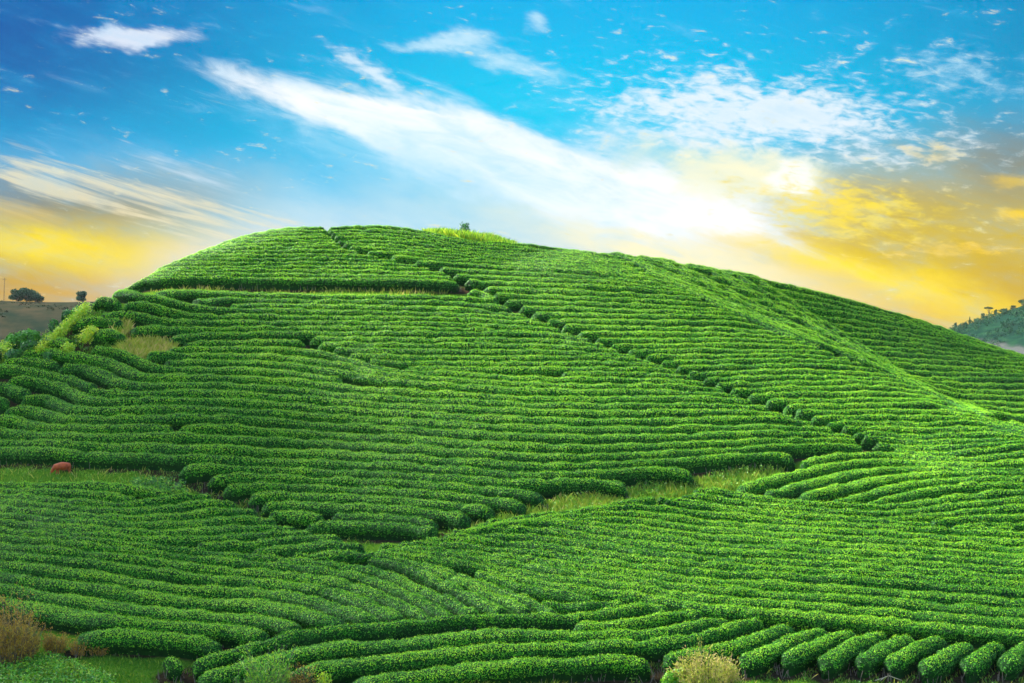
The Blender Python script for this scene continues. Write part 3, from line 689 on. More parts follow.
# pale patch on the left shoulder
q = in_poly_world([(116,351),(128,344),(150,342),(172,345),(177,354),(160,363),(135,362),(120,358)], 2600)
stuff_mesh('grass', 'patch of pale dry grass between the hedges on the shoulder', [(*blades(q, .35, .85, .05, lean=.35, tone=(.72, .2)), 0), (*blades(q[::2], .3, .75, .045, tone=(.9, .12)), 1)], [M_DRY, M_GRASS])
q = in_poly_world([(110,333),(120,326),(130,327),(130,336),(118,341)], 600)
stuff_mesh('grass', 'small tuft of dry grass above the pale patch on the shoulder', [(*blades(q, .3, .8, .045, tone=(.6, .2)), 0)], [M_DRY])
# bright grass on the summit
gx_ = rng.uniform(0, 1, 9000); px = 426 + gx_ * 88
a_, _b = ray(px, 235); yy_ = 181.5 + rng.uniform(-2.4, 5.5, 9000); xx_ = a_ * yy_
q = np.c_[xx_, yy_, G(xx_, yy_) + 0.0]; q = q[np.abs(gx_ - .5) < .5 - .25 * np.clip((179.5 - yy_) / 2, 0, 1)]
stuff_mesh('grass', 'bright yellow-green grass on the summit around the sapling', [(*blades(q, .65, 1.05, .07, lean=.25, tone=(.75, .25)), 0), (*blades(q[::2], .6, 1.15, .06, lean=.25, tone=(.7, .2)), 1)], [M_YEL, M_GRASS])
# foreground
q = clear_of_rows(in_poly_world([(-20,645),(60,650),(120,655),(165,662),(225,668),(330,678),(400,690),(400,712),(-20,712)], 16000), .55)
stuff_mesh('grass', 'short green grass in front of the lower field', [(*blades(q, .06, .18, .03, tone=(.42, .15)), 0), (*blades(q[::8], .1, .25, .03, tone=(.5, .2)), 1)], [M_GRASS, M_DRY])
q = clear_of_rows(in_poly_world([(640,662),(740,656),(880,660),(1045,662),(1045,712),(600,712)], 13000), .5)
stuff_mesh('grass', 'short green grass in front of the short rounded rows', [(*blades(q, .06, .2, .03, tone=(.42, .15)), 0), (*leafy(q[::60], .25, .1, (.5, .25)), 1), (*blades(q[::12], .15, .4, .03, tone=(.6, .2)), 2)], [M_GRASS, M_WEED, M_DRY])
q = clear_of_rows(in_poly_world([(330,694),(420,688),(640,690),(640,712),(330,712)], 4000), .4)
stuff_mesh('grass', 'dry yellow grass along the foot of the thick front hedge', [(*blades(q, .15, .5, .03, tone=(.55, .2)), 0), (*blades(q[::2], .1, .35, .03, tone=(.6, .2)), 1)], [M_DRY, M_GRASS])
q = in_poly_world([(-20,664),(50,660),(75,668),(110,684),(120,712),(-20,712)], 1500)
stuff_mesh('weeds', 'leafy green weeds at the foot of the brown shrubs', [(*leafy(q, .45, .13, (.60, .28), per=7), 0), (*blades(q, .2, .5, .03, tone=(.6, .2)), 1)], [M_WEED, M_GRASS])
# climbing yellow weeds on the left shoulder
def weed_line(p0, p1, w, n, label):
    t = rng.random(n)[:, None]; q = np.array(p0) * (1 - t) + np.array(p1) * t + rng.normal(size=(n, 2)) * [w, w * .35]
    x, y, h = march(q[:, 0], q[:, 1], 0.05); k = h; Pt = np.c_[x[k], y[k], H(x[k], y[k]) - .35]
    stuff_mesh('weeds', label, [(*leafy(Pt, .6, .17, (.72, .2), per=7), 0)], [M_YEL])
weed_line((87,305), (39,350), 1.7, 420, 'bright yellow weeds climbing between the shrubs in a slanting band')
weed_line((92,328), (84,339), 2.6, 110, 'small yellow weed clump above the stubby hedges')
weed_line((71,345), (65,350), 2.2, 60, 'tiny yellow weed tuft below the slanting band')
weed_line((2,332), (6,352), 3.5, 130, 'yellow-green weeds at the edge of the shoulder')

def shrub(name, label, cat, u, v, ru, rv, mat, size, n, tone=(.5, .22), lift=-HEDGE, stems=10, depth=None, lobes=5, upright=False, stemmat=None, group=None):
    x, y, z = at_pix(u, v + rv, lift); D = y; rx = ru * D / F; rz = rv * D / F
    o = empty(name, (x, y, z), label, cat, group)
    if upright:
        ns = max(24, n // 26); a = rng.random(ns) * 6.28; r0_ = np.sqrt(rng.random(ns)); bx = np.cos(a) * r0_ * rx * .75; by = np.sin(a) * r0_ * rx * .75
        hN = 0.65 + 0.7 * vnoise(np.c_[bx * 1.6 + x, by * 1.6 + y, bx * 0], 1.3); hh_ = rz * 2.0 * (1.05 - .55 * r0_ ** 2) * rng.uniform(.45, 1.1, ns) * hN
        tip = np.c_[bx + np.cos(a) * hh_ * rng.uniform(.05, .45, ns), by + np.sin(a) * hh_ * rng.uniform(.05, .45, ns), hh_]; bs = np.c_[bx * .8, by * .8, bx * 0 - .04]
        k = rng.integers(0, ns, n); t_ = (rng.random(n) ** .75)[:, None]; bend = np.c_[np.zeros((n, 2)), 0.18 * np.sin(t_[:, 0] * 3.1) * hh_[k]]
        P_ = bs[k] * (1 - t_) + tip[k] * t_ + bend * .5 + rng.normal(size=(n, 3)) * [.05, .05, .03] * (1 + (t_ > .5)); P_[:, 2] = np.maximum(P_[:, 2], .02)
        dr = unit(np.c_[np.cos(a[k]), np.sin(a[k]), np.full(n, .6)] + .5 * rng.normal(size=(n, 3)))
        V, Fc = cards(P_, unit(rng.normal(size=(n, 3)) + [0, -.6, .3]), size * rng.uniform(.5, 1.2, n), size * .20, up=dr + [0, 0, .8], spread=.3)
        tn_ = np.clip(tone[0] + tone[1] * rng.normal(size=n) + .22 * (rng.random(ns)[k] - .5) + .25 * (t_[:, 0] - .5), 0, 1)
        mesh_obj('foliage', V, Fc, mat, parent=o, tone=tn_)
        tv, tf = tubes(np.stack([bs, tip], 1), .012, .004); mesh_obj('stems', tv, tf, stemmat or M_BARK, parent=o)['kind'] = 'stuff'
        return o
    C = []
    for k in range(lobes):
        a = rng.random() * 6.28; rr = rng.uniform(.1, .5)
        C.append((math.cos(a) * rx * rr, math.sin(a) * rx * rr, rz * rng.uniform(.6, 1.25), rx * rng.uniform(.45, .7), rz * rng.uniform(.55, .75)))
    C = np.array(C); k = rng.integers(0, lobes, n); dr = unit(rng.normal(size=(n, 3))); r = rng.uniform(.55, 1.08, n) ** .6
    P_ = np.c_[C[k, 0] + dr[:, 0] * C[k, 3] * r, C[k, 1] + dr[:, 1] * C[k, 3] * r, np.maximum(C[k, 2] + dr[:, 2] * C[k, 4] * r, .02)]
    V, Fc = cards(P_, dr, size * rng.uniform(.6, 1.4, n), size * (.16 if upright else .5), up=np.tile([[0, 0, 2.2]], (n, 1)) + dr if upright else None, spread=.5)
    t = np.clip(tone[0] + tone[1] * rng.normal(size=n) + .12 * dr[:, 2], 0, 1)
    mesh_obj('foliage', V, Fc, mat, parent=o, tone=t)
    a = rng.random(stems) * 6.28; rr = rng.uniform(0, .8, stems)
    S_ = np.stack([np.c_[np.cos(a) * .12 * rx, np.sin(a) * .12 * rx, a * 0 - .04], np.c_[np.cos(a) * rx * rr, np.sin(a) * rx * rr, rz * rng.uniform(.8, 1.7, stems)]], 1)
    tv, tf = tubes(S_, .018 if D < 120 else .03, .007); mesh_obj('stems', tv, tf, stemmat or M_BARK, parent=o)['kind'] = 'stuff'
    return o
shrub('dry_shrub', 'large reddish-brown dry shrub in the near corner of the lower field', 'shrub', 12, 634, 29, 30, M_BROWN, .20, 7000, (.66, .2), upright=True, lobes=8, stems=40)
shrub('dry_shrub', 'small brown dry shrub with yellow tips beside the large dry one', 'shrub', 54, 639, 14, 14, M_BROWN, .17, 1700, (.62, .2), upright=True, stems=18)
shrub('dry_shrub', 'low brown dry shrub at the end of the lowest long hedge', 'shrub', 79, 646, 10, 9, M_BROWN, .15, 900, (.55, .2), upright=True, stems=12)
shrub('dry_shrub', 'low sprawling brown dry shrub closest to the lone round tea bush', 'shrub', 97, 648, 11, 7, M_BROWN, .15, 800, (.5, .2), upright=True, stems=12)
shrub('dry_shrub', 'wide straw-coloured dry shrub on the grass before the short rounded rows', 'shrub', 706, 672, 38, 20, M_DRY, .22, 7000, (.66, .2), upright=True, lobes=10, stems=60)
shrub('green_shrub', 'yellow-green leafy shrub at the side of the straw-coloured dry shrub', 'shrub', 676, 678, 14, 13, M_WEED, .13, 1100, (.7, .2), stems=12)
shrub('weed_bush', 'tall weed bush with drooping yellowish leaves before the thick front hedges', 'weed', 268, 672, 24, 25, M_WEED, .22, 2600, (.62, .3), upright=True, stems=26, lobes=7)
shrub('weed_bush', 'slender dark weed bush between the tall weed bush and the yellow sprigs', 'weed', 300, 675, 13, 22, M_BROWN, .17, 900, (.45, .3), upright=True, stems=14)
shrub('weed_bush', 'small leafy weed bush at the ends of the front hedges', 'weed', 243, 680, 10, 14, M_WEED, .17, 600, (.4, .25), upright=True, stems=8)
shrub('weed_bush', 'bright yellow sprigs of weed before the lowest thick hedge', 'weed', 325, 681, 11, 14, M_YEL, .12, 420, (.6, .25), stems=10)
for k, (u, v, ru, rv, lb) in enumerate([(55,317,8,8,'dark rounded shrub standing against the far grey hill'), (68,309,9,9,'dark shrub above the top of the slanting weed band'), (47,333,11,9,'green shrub beside the slanting yellow weeds'),
        (30,325,13,9,'broad green shrub on the edge of the shoulder'), (33,339,12,9,'dark green shrub below the broad green one'), (12,333,12,11,'pale green shrub at the edge of the shoulder'), (14,346,12,8,'low green shrub beneath the pale green one'),
        (52,347,9,6,'small shrub at the foot of the slanting weed band'), (79,302,7,6,'small leafy shrub on the skyline where the hill meets the grey hill'), (-4,345,11,10,'leafy shrub half out of view on the shoulder')]):
    shrub('shrub', lb, 'shrub', u, v, ru, rv, M_SHRUB, .24, 900, (.40 + .35 * (k in (3, 5, 8)), .22), lift=-.2, stems=8, group='shrubs on the shoulder')
shrub('tea_sprig', 'bright yellow-green sprig on the low hedge by the ditch corner', 'plant', 821, 449, 5, 7, M_YEL, .15, 130, (.6, .2), lift=.0, stems=5, lobes=3)

# dead forked branch
x, y, z = at_pix(888, 681)
br = empty('dead_branch', (x, y, z), 'pale dead forked branch lying on the grass before the short rounded rows', 'branch')
S_ = np.array([[(-.85, 0, .02), (-.25, .02, .22)], [(-.25, .02, .22), (.05, 0, .34)], [(.05, 0, .34), (.9, .1, .03)], [(-.25, .02, .22), (-.5, -.1, .05)]])
tv, tf = tubes(S_ * .7, .022, .014, 6); mesh_obj('limb', tv, tf, M_STICK, parent=br)
S_ = np.array([[(.0, 0, -.05), (.02, 0, .26)], [(.02, 0, .26), (.0, .01, .50)]]); tv, tf = tubes(S_ * .7, .035, .028, 6); mesh_obj('stump', tv, tf, M_BARK, parent=br)

# trees
def tree(name, label, loc, hgt, wid, mat, n, size, shape='round', bare=.3, tone=(.45, .2), group=None):
    o = empty(name, loc, label, 'tree', group); th = hgt * (bare + .25)
    segs = [[(0, 0, -.3), (0.02 * hgt, 0, th)]]; C = []
    nl = 9 if shape != 'umbrella' else 7
    for k in range(nl):
        a = k * 2.4 + rng.random(); f = (k + .5) / nl
        if shape == 'umbrella': c = (math.cos(a) * wid * .38, math.sin(a) * wid * .38, hgt * rng.uniform(.84, .92)); r = (wid * .2, hgt * .07)
        elif shape == 'spire': c = (math.cos(a) * wid * .15 * (1 - f), math.sin(a) * wid * .15 * (1 - f), hgt * (bare + (1 - bare) * f * .9)); r = (wid * .42 * (1.1 - f), hgt * .12)
        else: c = (math.cos(a) * wid * .3 * rng.uniform(.3, 1), math.sin(a) * wid * .3, hgt * rng.uniform(bare + .2, .85)); r = (wid * .26, hgt * .17)
        C.append((*c, *r)); segs.append([(0.01 * hgt, 0, th * rng.uniform(.55, .95)), (c[0] * .85, c[1] * .85, c[2])])
    tv, tf = tubes(np.array(segs), np.r_[hgt * .035, np.full(nl, hgt * .016)], np.r_[hgt * .022, np.full(nl, hgt * .006)], 5)
    mesh_obj('trunk', tv, tf, M_BARK, parent=o)
    C = np.array(C); k = rng.integers(0, nl, n); dr = unit(rng.normal(size=(n, 3))); r = rng.uniform(.4, 1.1, n) ** .6
    P_ = C[k, :3] + dr * C[k][:, [3, 3, 4]] * r[:, None]
    V, Fc = cards(P_, dr, size * rng.uniform(.6, 1.4, n), size * .6, spread=.7)
    mesh_obj('crown', V, Fc, mat, parent=o, tone=np.clip(tone[0] + tone[1] * rng.normal(size=n), 0, 1)); return o
# sapling on the summit
sx, sy = float(ray(464.5, 235)[0] * 182.5), 182.5; sz = float(G(sx, sy))
tree('sapling', 'small dark green sapling standing alone on the summit grass', (sx, sy, sz), 1.9, 1.15, M_SHRUB, 520, .16, 'round', .12, (.35, .2))
q = clear_of_rows(in_poly_world([(-20,330),(30,330),(60,312),(90,300),(125,318),(125,352),(90,356),(-20,372)], 2600, -.5), .5)
stuff_mesh('grass', 'rough green grass between the stubby hedges of the shoulder', [(*blades(q, .15, .5, .05, tone=(.45, .2)), 0), (*leafy(q[::8], .3, .14, (.5, .25)), 1)], [M_GRASS, M_WEED])
q = clear_of_rows(in_poly_world([(130,486),(150,484),(182,484),(186,497),(150,502)], 260), .5)
stuff_mesh('weeds', 'leafy weeds at the end of the thin hedges by the grass strip', [(*leafy(q, .5, .15, (.45, .3), per=7), 0)], [M_WEED])
# far hills
def hill(name, x0, x1, y0, y1, st, fn, mat):
    a = np.arange(x0, x1 + 1, st); b = np.arange(y0, y1 + 1, st); A, B_ = np.meshgrid(a, b); Z = fn(A, B_)
    V = np.c_[A.ravel(), B_.ravel(), Z.ravel()]; n, m = len(a), len(b); jj, ii = np.meshgrid(np.arange(n - 1), np.arange(m - 1)); k = (ii * n + jj).ravel()
    o = mesh_obj(name, V, np.c_[k, k + 1, k + n + 1, k + n], mat, smooth=True); tag(o, kind='structure'); return o
def n2(A, B_, s, sd): return (vnoise(np.c_[A.ravel(), B_.ravel(), np.full(A.size, sd)], s) - .5).reshape(A.shape)
def left_hill(A, B_): return -24 + 76.3 * np.exp(-(np.abs(A + 185) / 215) ** 4 - (np.abs(B_ - 640) / 150) ** 3) + n2(A, B_, .02, 1.) * 3 + n2(A, B_, .07, 2.) * 1.2
def right_hill(A, B_): return -24 + 114 * np.exp(-((A - 320) / 250.) ** 2 - (np.abs(B_ - 700) / 170) ** 2.4) + n2(A, B_, .02, 4.) * 6 + n2(A, B_, .08, 5.) * 3
M_HL = plain_mat('far_pasture', (0.006, 0.014, 0.009), (0.028, 0.024, 0.014), 0.11, rough=1.0, spec=0.0)
M_BROWNFAR = leaf_mat('far_scrub_leaves', [(0.0, (.006, .016, .009)), (0.5, (.018, .028, .011)), (1.0, (.05, .04, .018))], trans=.05, spec=.03, rough=.9)
def right_mat():
    m, nt = nt_new('far_woodland'); L = nt.links; out = N(nt, 'ShaderNodeOutputMaterial'); p = N(nt, 'ShaderNodeBsdfPrincipled', inp={'Roughness': 1.0, 'Specular IOR Level': 0.0})
    geo = N(nt, 'ShaderNodeNewGeometry'); n1 = N(nt, 'ShaderNodeTexNoise', inp={'Scale': .2, 'Detail': 8.0, 'Roughness': .7}); L.new(geo.outputs['Position'], n1.inputs['Vector'])
    r = ramp(nt, [(.35, (.003, .014, .012)), (.5, (.005, .022, .015)), (.7, (.014, .045, .018))]); L.new(n1.outputs['Fac'], r.inputs['Fac'])
    # paler grey band low on the slope
    sp = N(nt, 'ShaderNodeSeparateXYZ'); L.new(geo.outputs['Position'], sp.inputs[0])
    a = N(nt, 'ShaderNodeMath', operation='MULTIPLY_ADD', inp={1: 0.43, 2: -60.2}); L.new(sp.outputs['X'], a.inputs[0])     # height the pale band reaches
    d = N(nt, 'ShaderNodeMath', operation='ADD'); L.new(sp.outputs['Z'], d.inputs[0]); L.new(a.outputs[0], d.inputs[1])
    e = N(nt, 'ShaderNodeMath', operation='MULTIPLY_ADD', inp={1: 10.0}); L.new(n1.outputs['Fac'], e.inputs[0]); L.new(d.outputs[0], e.inputs[2])
    rr = ramp(nt, [(.46, (1, 1, 1)), (.58, (0, 0, 0))]); mr = N(nt, 'ShaderNodeMapRange', inp={'From Min': 40.0, 'From Max': 60.0}); L.new(e.outputs[0], mr.inputs['Value']); L.new(mr.outputs['Result'], rr.inputs['Fac'])
    mx = N(nt, 'ShaderNodeMix', data_type='RGBA', inp={'B': (.045, .050, .048, 1)}); L.new(rr.outputs['Color'], mx.inputs['Factor']); L.new(r.outputs['Color'], mx.inputs['A'])
    L.new(mx.outputs['Result'], p.inputs['Base Color']); L.new(p.outputs[0], out.inputs['Surface']); return m
hill('far_hill', -480, 60, 430, 830, 6, left_hill, M_HL)
hill('far_wooded_hill', 40, 700, 470, 930, 6, right_hill, right_mat())
def on_hill(fn, u, y0=480, y1=760):
    """skyline point of a far hill in the direction u"""
    a, _ = ray(u, 300); ys_ = np.arange(y0, y1, 2.0); xs_ = a * ys_; z = fn(xs_.reshape(1, -1), ys_.reshape(1, -1)).ravel(); k = np.argmax(z / ys_); return float(xs_[k]), float(ys_[k]), float(z[k])
for u, h, w, sh, lb in ((17, 4.6, 5.5, 'round', 'low broad tree at the outer edge of the clump on the grey hill'), (26, 5.0, 6.5, 'round', 'tallest broad tree in the clump on the grey hill'), (36, 4.2, 5.5, 'round', 'lower broad tree on the inner side of the clump on the grey hill'),
                        (81, 3.9, 3.8, 'round', 'single small round tree standing alone on the grey hill')):
    p = on_hill(left_hill, u); tree('broadleaf_tree', lb, (p[0], p[1], p[2] - .4), h, w, M_FAR, 1500, .55, sh, .02, (.4, .2), 'trees on the grey far hill')
for u, h, w, sh, lb in ((955, 2.4, 1.4, 'round', 'small bushy tree lowest on the wooded hill ridge'), (965, 1.5, 1.6, 'round', 'squat bush second from the low end of the wooded ridge'), (969.5, 2.9, 1.0, 'spire', 'thin pointed tree on the wooded ridge'), (976, 1.3, 2.2, 'round', 'low bush on the wooded ridge between the thin and the bushy tree'),
                        (983, 2.4, 1.8, 'round', 'dark bushy tree just beside the umbrella-shaped tree'), (988.5, 4.2, 3.0, 'umbrella', 'umbrella-shaped tree with a flat crown on the wooded ridge'), (995.5, 2.6, 1.4, 'round', 'leaning small tree on the uphill side of the umbrella-shaped tree'),
                        (1004, 1.5, 2.6, 'round', 'low bush higher up the wooded ridge'), (1013, 1.5, 2.6, 'round', 'second low bush up the wooded ridge'), (1022, 3.0, 3.0, 'round', 'highest tree in view on the wooded ridge')):
    p = on_hill(right_hill, u, 520, 760); tree('ridge_tree', lb, (p[0], p[1], p[2] - .3), h, w, M_FAR, 800, .26, sh, .05 if sh != 'umbrella' else .35, (.3, .2), 'trees on the wooded ridge')
# woodland on the far slope, a mass nobody could count
n = 4200; wx = rng.uniform(110, 420, n); wy = rng.uniform(560, 705, n); wz = right_hill(wx.reshape(1, -1), wy.reshape(1, -1)).ravel(); k = (wz > 36 + .0 * wx) & (vnoise(np.c_[wx, wy, wx * 0], .05) > .38); wx, wy, wz = wx[k], wy[k], wz[k]; n = len(wx)
pr = 30; c = np.repeat(np.c_[wx, wy, wz], pr, 0); dr = unit(rng.normal(size=(n * pr, 3))); rad = np.repeat(rng.uniform(.7, 1.9, n), pr)[:, None]
V, Fc = cards(c + dr * rad * [1, 1, .9] + [0, 0, .8], dr, .55, .36, spread=.5)
o = mesh_obj('woodland', V, Fc, M_FAR, tone=np.clip(np.repeat(rng.uniform(.2, .75, n), pr) + .12 * rng.normal(size=n * pr), 0, 1)); tag(o, 'dark scrubby woodland covering the far slope', 'woodland', kind='stuff')
n = 2600; wx = rng.uniform(-240, -60, n); wy = rng.uniform(470, 640, n); wz = left_hill(wx.reshape(1, -1), wy.reshape(1, -1)).ravel(); k = (vnoise(np.c_[wx, wy, wx * 0], .06) > .50) & (wz < 50.5); wx, wy, wz = wx[k], wy[k], wz[k]; n = len(wx)
c = np.repeat(np.c_[wx, wy, wz], 22, 0); dr = unit(rng.normal(size=(n * 22, 3))); rad = np.repeat(rng.uniform(.4, 1.3, n), 22)[:, None]
V, Fc = cards(c + dr * rad * [1, 1, .7], dr, .5, .3, spread=.5)
o = mesh_obj('scrub', V, Fc, M_BROWNFAR, tone=np.clip(np.repeat(rng.uniform(.1, .8, n), 22) + .1 * rng.normal(size=n * 22), 0, 1)); tag(o, 'dull brown-green scrub covering the grey far hill', 'scrub', kind='stuff')
# thin pole
p = on_hill(left_hill, 4); S_ = np.array([[(0, 0, -.5), (0, 0, 7.2)], [(-.7, 0, 6.7), (.7, 0, 6.7)]]); tv, tf = tubes(S_, np.array([.11, .06]), np.array([.07, .06]), 6)
po = mesh_obj('utility_pole', tv, tf, M_BARK); po.location = p; tag(po, 'thin utility pole standing alone on the grey far hill', 'pole')

# ---------------------------------------------------------------- the calf, grazing, head down
def skin_body(name, joints, edges, mat, parent=None, sub=2):
    me = bpy.data.meshes.new(name); me.from_pydata([j[0] for j in joints], edges, []); o = bpy.data.objects.new(name, me); COL.objects.link(o)
    md = o.modifiers.new('skin', 'SKIN'); md.use_smooth_shade = True
    for i, j in enumerate(joints):
        r = j[1]; me.skin_vertices[0].data[i].radius = (r if isinstance(r, tuple) else (r, r))
    me.skin_vertices[0].data[0].use_root = True
    s = o.modifiers.new('sub', 'SUBSURF'); s.levels = sub; s.render_levels = sub
    dg = bpy.context.evaluated_depsgraph_get(); ev = o.evaluated_get(dg); m2 = bpy.data.meshes.new_from_object(ev); m2.name = name
    o.modifiers.clear(); o.data = m2; m2.materials.clear(); m2.materials.append(mat)
    for p in m2.polygons: p.use_smooth = True
    if parent is not None: o.parent = parent
    return o
x, y, z = at_pix(62.5, 474.5)
J = [((.34, 0, .58), .29), ((.12, 0, .55), .33), ((-.14, 0, .56), .32), ((-.34, 0, .60), .26),              # hips, belly, chest, withers
     ((-.50, 0, .54), .19), ((-.60, 0, .41), .15), ((-.68, 0, .28), .13), ((-.74, 0, .18), .105), ((-.79, 0, .10), .085),   # neck, poll, face, muzzle
     ((.40, .11, .50), .17), ((.36, .12, .34), .10), ((.45, .12, .24), .038), ((.42, .12, .08), .030), ((.40, .12, .0), .036),   # near hind: thigh, stifle, hock, shank, hoof
     ((.44, -.11, .50), .17), ((.44, -.12, .34), .10), ((.54, -.12, .24), .038), ((.52, -.12, .08), .030), ((.50, -.12, .0), .036),
     ((-.30, .10, .46), .13), ((-.30, .11, .28), .065), ((-.29, .11, .16), .032), ((-.31, .11, .0), .036),
     ((-.34, -.10, .46), .13), ((-.40, -.11, .28), .065), ((-.41, -.11, .16), .032), ((-.44, -.11, .0), .036),
     ((.50, 0, .72), .07), ((.56, 0, .60), .022), ((.57, 0, .40), .016), ((.57, 0, .26), .028),
     ((-.66, .12, .36), .022), ((-.66, -.12, .36), .022)]
Ed = [(0, 1), (1, 2), (2, 3), (3, 4), (4, 5), (5, 6), (6, 7), (7, 8), (0, 9), (9, 10), (10, 11), (11, 12), (12, 13), (0, 14), (14, 15), (15, 16), (16, 17), (17, 18), (3, 19), (19, 20), (20, 21), (21, 22), (3, 23), (23, 24), (24, 25), (25, 26), (0, 27), (27, 28), (28, 29), (29, 30), (6, 31), (6, 32)]
s_ = 1.0; J = [((a[0] * s_, a[1] * s_, a[2] * s_), r * s_) for a, r in J]
cow = skin_body('calf', J, Ed, M_COW); cow.location = (x, y, z + .02); cow.rotation_euler = (0, 0, math.radians(12)); cow.scale = (.86, .86, .86)
tag(cow, 'reddish-brown calf grazing head down on the grass strip above the lower field', 'calf')
def ell(name, c, r, mat, parent):
    import bmesh
    bm = bmesh.new(); bmesh.ops.create_uvsphere(bm, u_segments=12, v_segments=8, radius=1); 
    for v in bm.verts: v.co = Vector((v.co.x * r[0] + c[0], v.co.y * r[1] + c[1], v.co.z * r[2] + c[2]))
    me = bpy.data.meshes.new(name); bm.to_mesh(me); bm.free(); me.materials.append(mat); o = bpy.data.objects.new(name, me); COL.objects.link(o); o.parent = parent
    for p in me.polygons: p.use_smooth = True
    return o
ell('muzzle', (-.835, 0, .055), (.045, .048, .05), M_COWD, cow)
for s2 in (-1, 1):
    ell('eye', (-.745, .062 * s2, .235), (.014, .010, .014), M_HORN, cow)
    tv, tf = tubes(np.array([[(-.64, .05 * s2, .40), (-.62, .085 * s2, .47)]]), .02, .006, 6); mesh_obj('horn', tv, tf, M_HORN, parent=cow)
    for hx in ((.40, .12) if s2 > 0 else (.50, -.12), (-.31, .11) if s2 > 0 else (-.44, -.11)): ell('hoof', (hx[0], hx[1], .0), (.042, .036, .035), M_HORN, cow)

# ---------------------------------------------------------------- air
import bmesh as _b
bm = _b.new(); _b.ops.create_cube(bm, size=1.0)
for v in bm.verts: v.co = Vector((v.co.x * 3100, -150 + (v.co.y + .5) * 1700, -40 + (v.co.z + .5) * 138))
me = bpy.data.meshes.new('haze'); bm.to_mesh(me); bm.free(); hz = bpy.data.objects.new('haze', me); COL.objects.link(hz); tag(hz, kind='stuff')
mh = bpy.data.materials.new('haze'); mh.use_nodes = True; mh.node_tree.nodes.clear()
pv = mh.node_tree.nodes.new('ShaderNodeVolumePrincipled'); pv.inputs['Color'].default_value = (.86, .90, .96, 1); pv.inputs['Density'].default_value = HAZE; pv.inputs['Anisotropy'].default_value = .1
om = mh.node_tree.nodes.new('ShaderNodeOutputMaterial'); mh.node_tree.links.new(pv.outputs[0], om.inputs['Volume']); me.materials.append(mh)

# ---------------------------------------------------------------- unseen clouds added to darken the left side, near right corner and far flank
def shade_cloud_over(name, tx, ty, rx, ry, n, rp, alt=620.0):
    el, az = math.radians(SUN_EL), math.radians(SUN_AZ); sdir = np.array([math.sin(az) * math.cos(el), math.cos(az) * math.cos(el), math.sin(el)])
    c0 = np.array([tx, ty, 0.0]) + sdir * (alt / sdir[2]); bm = _b.new(); _b.ops.create_icosphere(bm, subdivisions=2, radius=1); base = np.array([v.co[:] for v in bm.verts]); fc = np.array([[v.index for v in f.verts] for f in bm.faces]); bm.free()
    Vs, Fs = [], []
    for k in range(n):
        a = rng.random() * 6.28; r = math.sqrt(rng.random()); cc = c0 + [math.cos(a) * r * rx, math.sin(a) * r * ry, rng.normal() * 5]
        v = base * (1 + .35 * (vnoise(base * 1.0 + 10 * k, 1.3) - .5))[:, None] * [rp, rp * rng.uniform(.7, 1.2), rp * .45] * rng.uniform(.6, 1.3); Fs.append(fc + len(base) * k); Vs.append(v + cc)
    o = mesh_obj(name, np.vstack(Vs), np.vstack(Fs), M_SHADE_CLOUD, smooth=True); tag(o, 'unseen cloud added high up to shade the fields', 'cloud', kind='stuff'); return o
M_SHADE_CLOUD = plain_mat('cloud', (.78, .78, .78), (.82, .82, .82), .05, rough=1.0)  # even white for the added shade clouds
shade_cloud_over('added_shade_clouds', -34, 112, 27, 48, 130, 5.2)
shade_cloud_over('added_shade_clouds', 44, 88, 20, 24, 60, 4.6)
shade_cloud_over('added_shade_clouds', 38, 174, 17, 13, 64, 5.2)
# ---------------------------------------------------------------- light
EXPO = 2.42
SKYK = 1.07 * 2 ** -EXPO
#      # azimuth measured from the view direction (+y), positive to the right
d = Vector((math.sin(math.radians(SUN_AZ)) * math.cos(math.radians(SUN_EL)), math.cos(math.radians(SUN_AZ)) * math.cos(math.radians(SUN_EL)), math.sin(math.radians(SUN_EL))))
sl = bpy.data.lights.new('sun', 'SUN'); sl.energy = 5.0; sl.angle = math.radians(2.0); sl.color = (1.0, 0.94, 0.76)
so = bpy.data.objects.new('sun', sl); COL.objects.link(so); so.rotation_euler = (-d).to_track_quat('-Z', 'Y').to_euler(); so.location = (0, 0, 60)

w = bpy.data.worlds.new('World'); scene.world = w; w.use_nodes = True
nt = w.node_tree; nt.nodes.clear(); L = nt.links
class X:      # small expression helper over math nodes
    def __init__(s, o): s.o = o
def M(op, *a, clamp=False):
    n = nt.nodes.new('ShaderNodeMath'); n.operation = op; n.use_clamp = clamp
    for i, v in enumerate(a):
        if isinstance(v, X): L.new(v.o, n.inputs[i])
        else: n.inputs[i].default_value = float(v)
    return X(n.outputs[0])
for nm, op in (('add', 'ADD'), ('sub', 'SUBTRACT'), ('mul', 'MULTIPLY'), ('truediv', 'DIVIDE')):
    setattr(X, f'__{nm}__', (lambda op: lambda s, o: M(op, s, o))(op)); setattr(X, f'__r{nm}__', (lambda op: lambda s, o: M(op, o, s))(op))
tc = nt.nodes.new('ShaderNodeTexCoord'); sep = nt.nodes.new('ShaderNodeSeparateXYZ'); L.new(tc.outputs['Generated'], sep.inputs[0])
dx, dy, dz = (X(sep.outputs[i]) for i in range(3))
AZ = M('ARCTAN2', dx, dy)                       # azimuth, radians
EL = M('ARCSINE', M('MINIMUM', M('MAXIMUM', dz, -1), 1))
U = AZ * 2000.0 + 512.0                          # degrees of sky, in steps of 1/2000 radian
Vv = 470.0 - EL * 2000.0
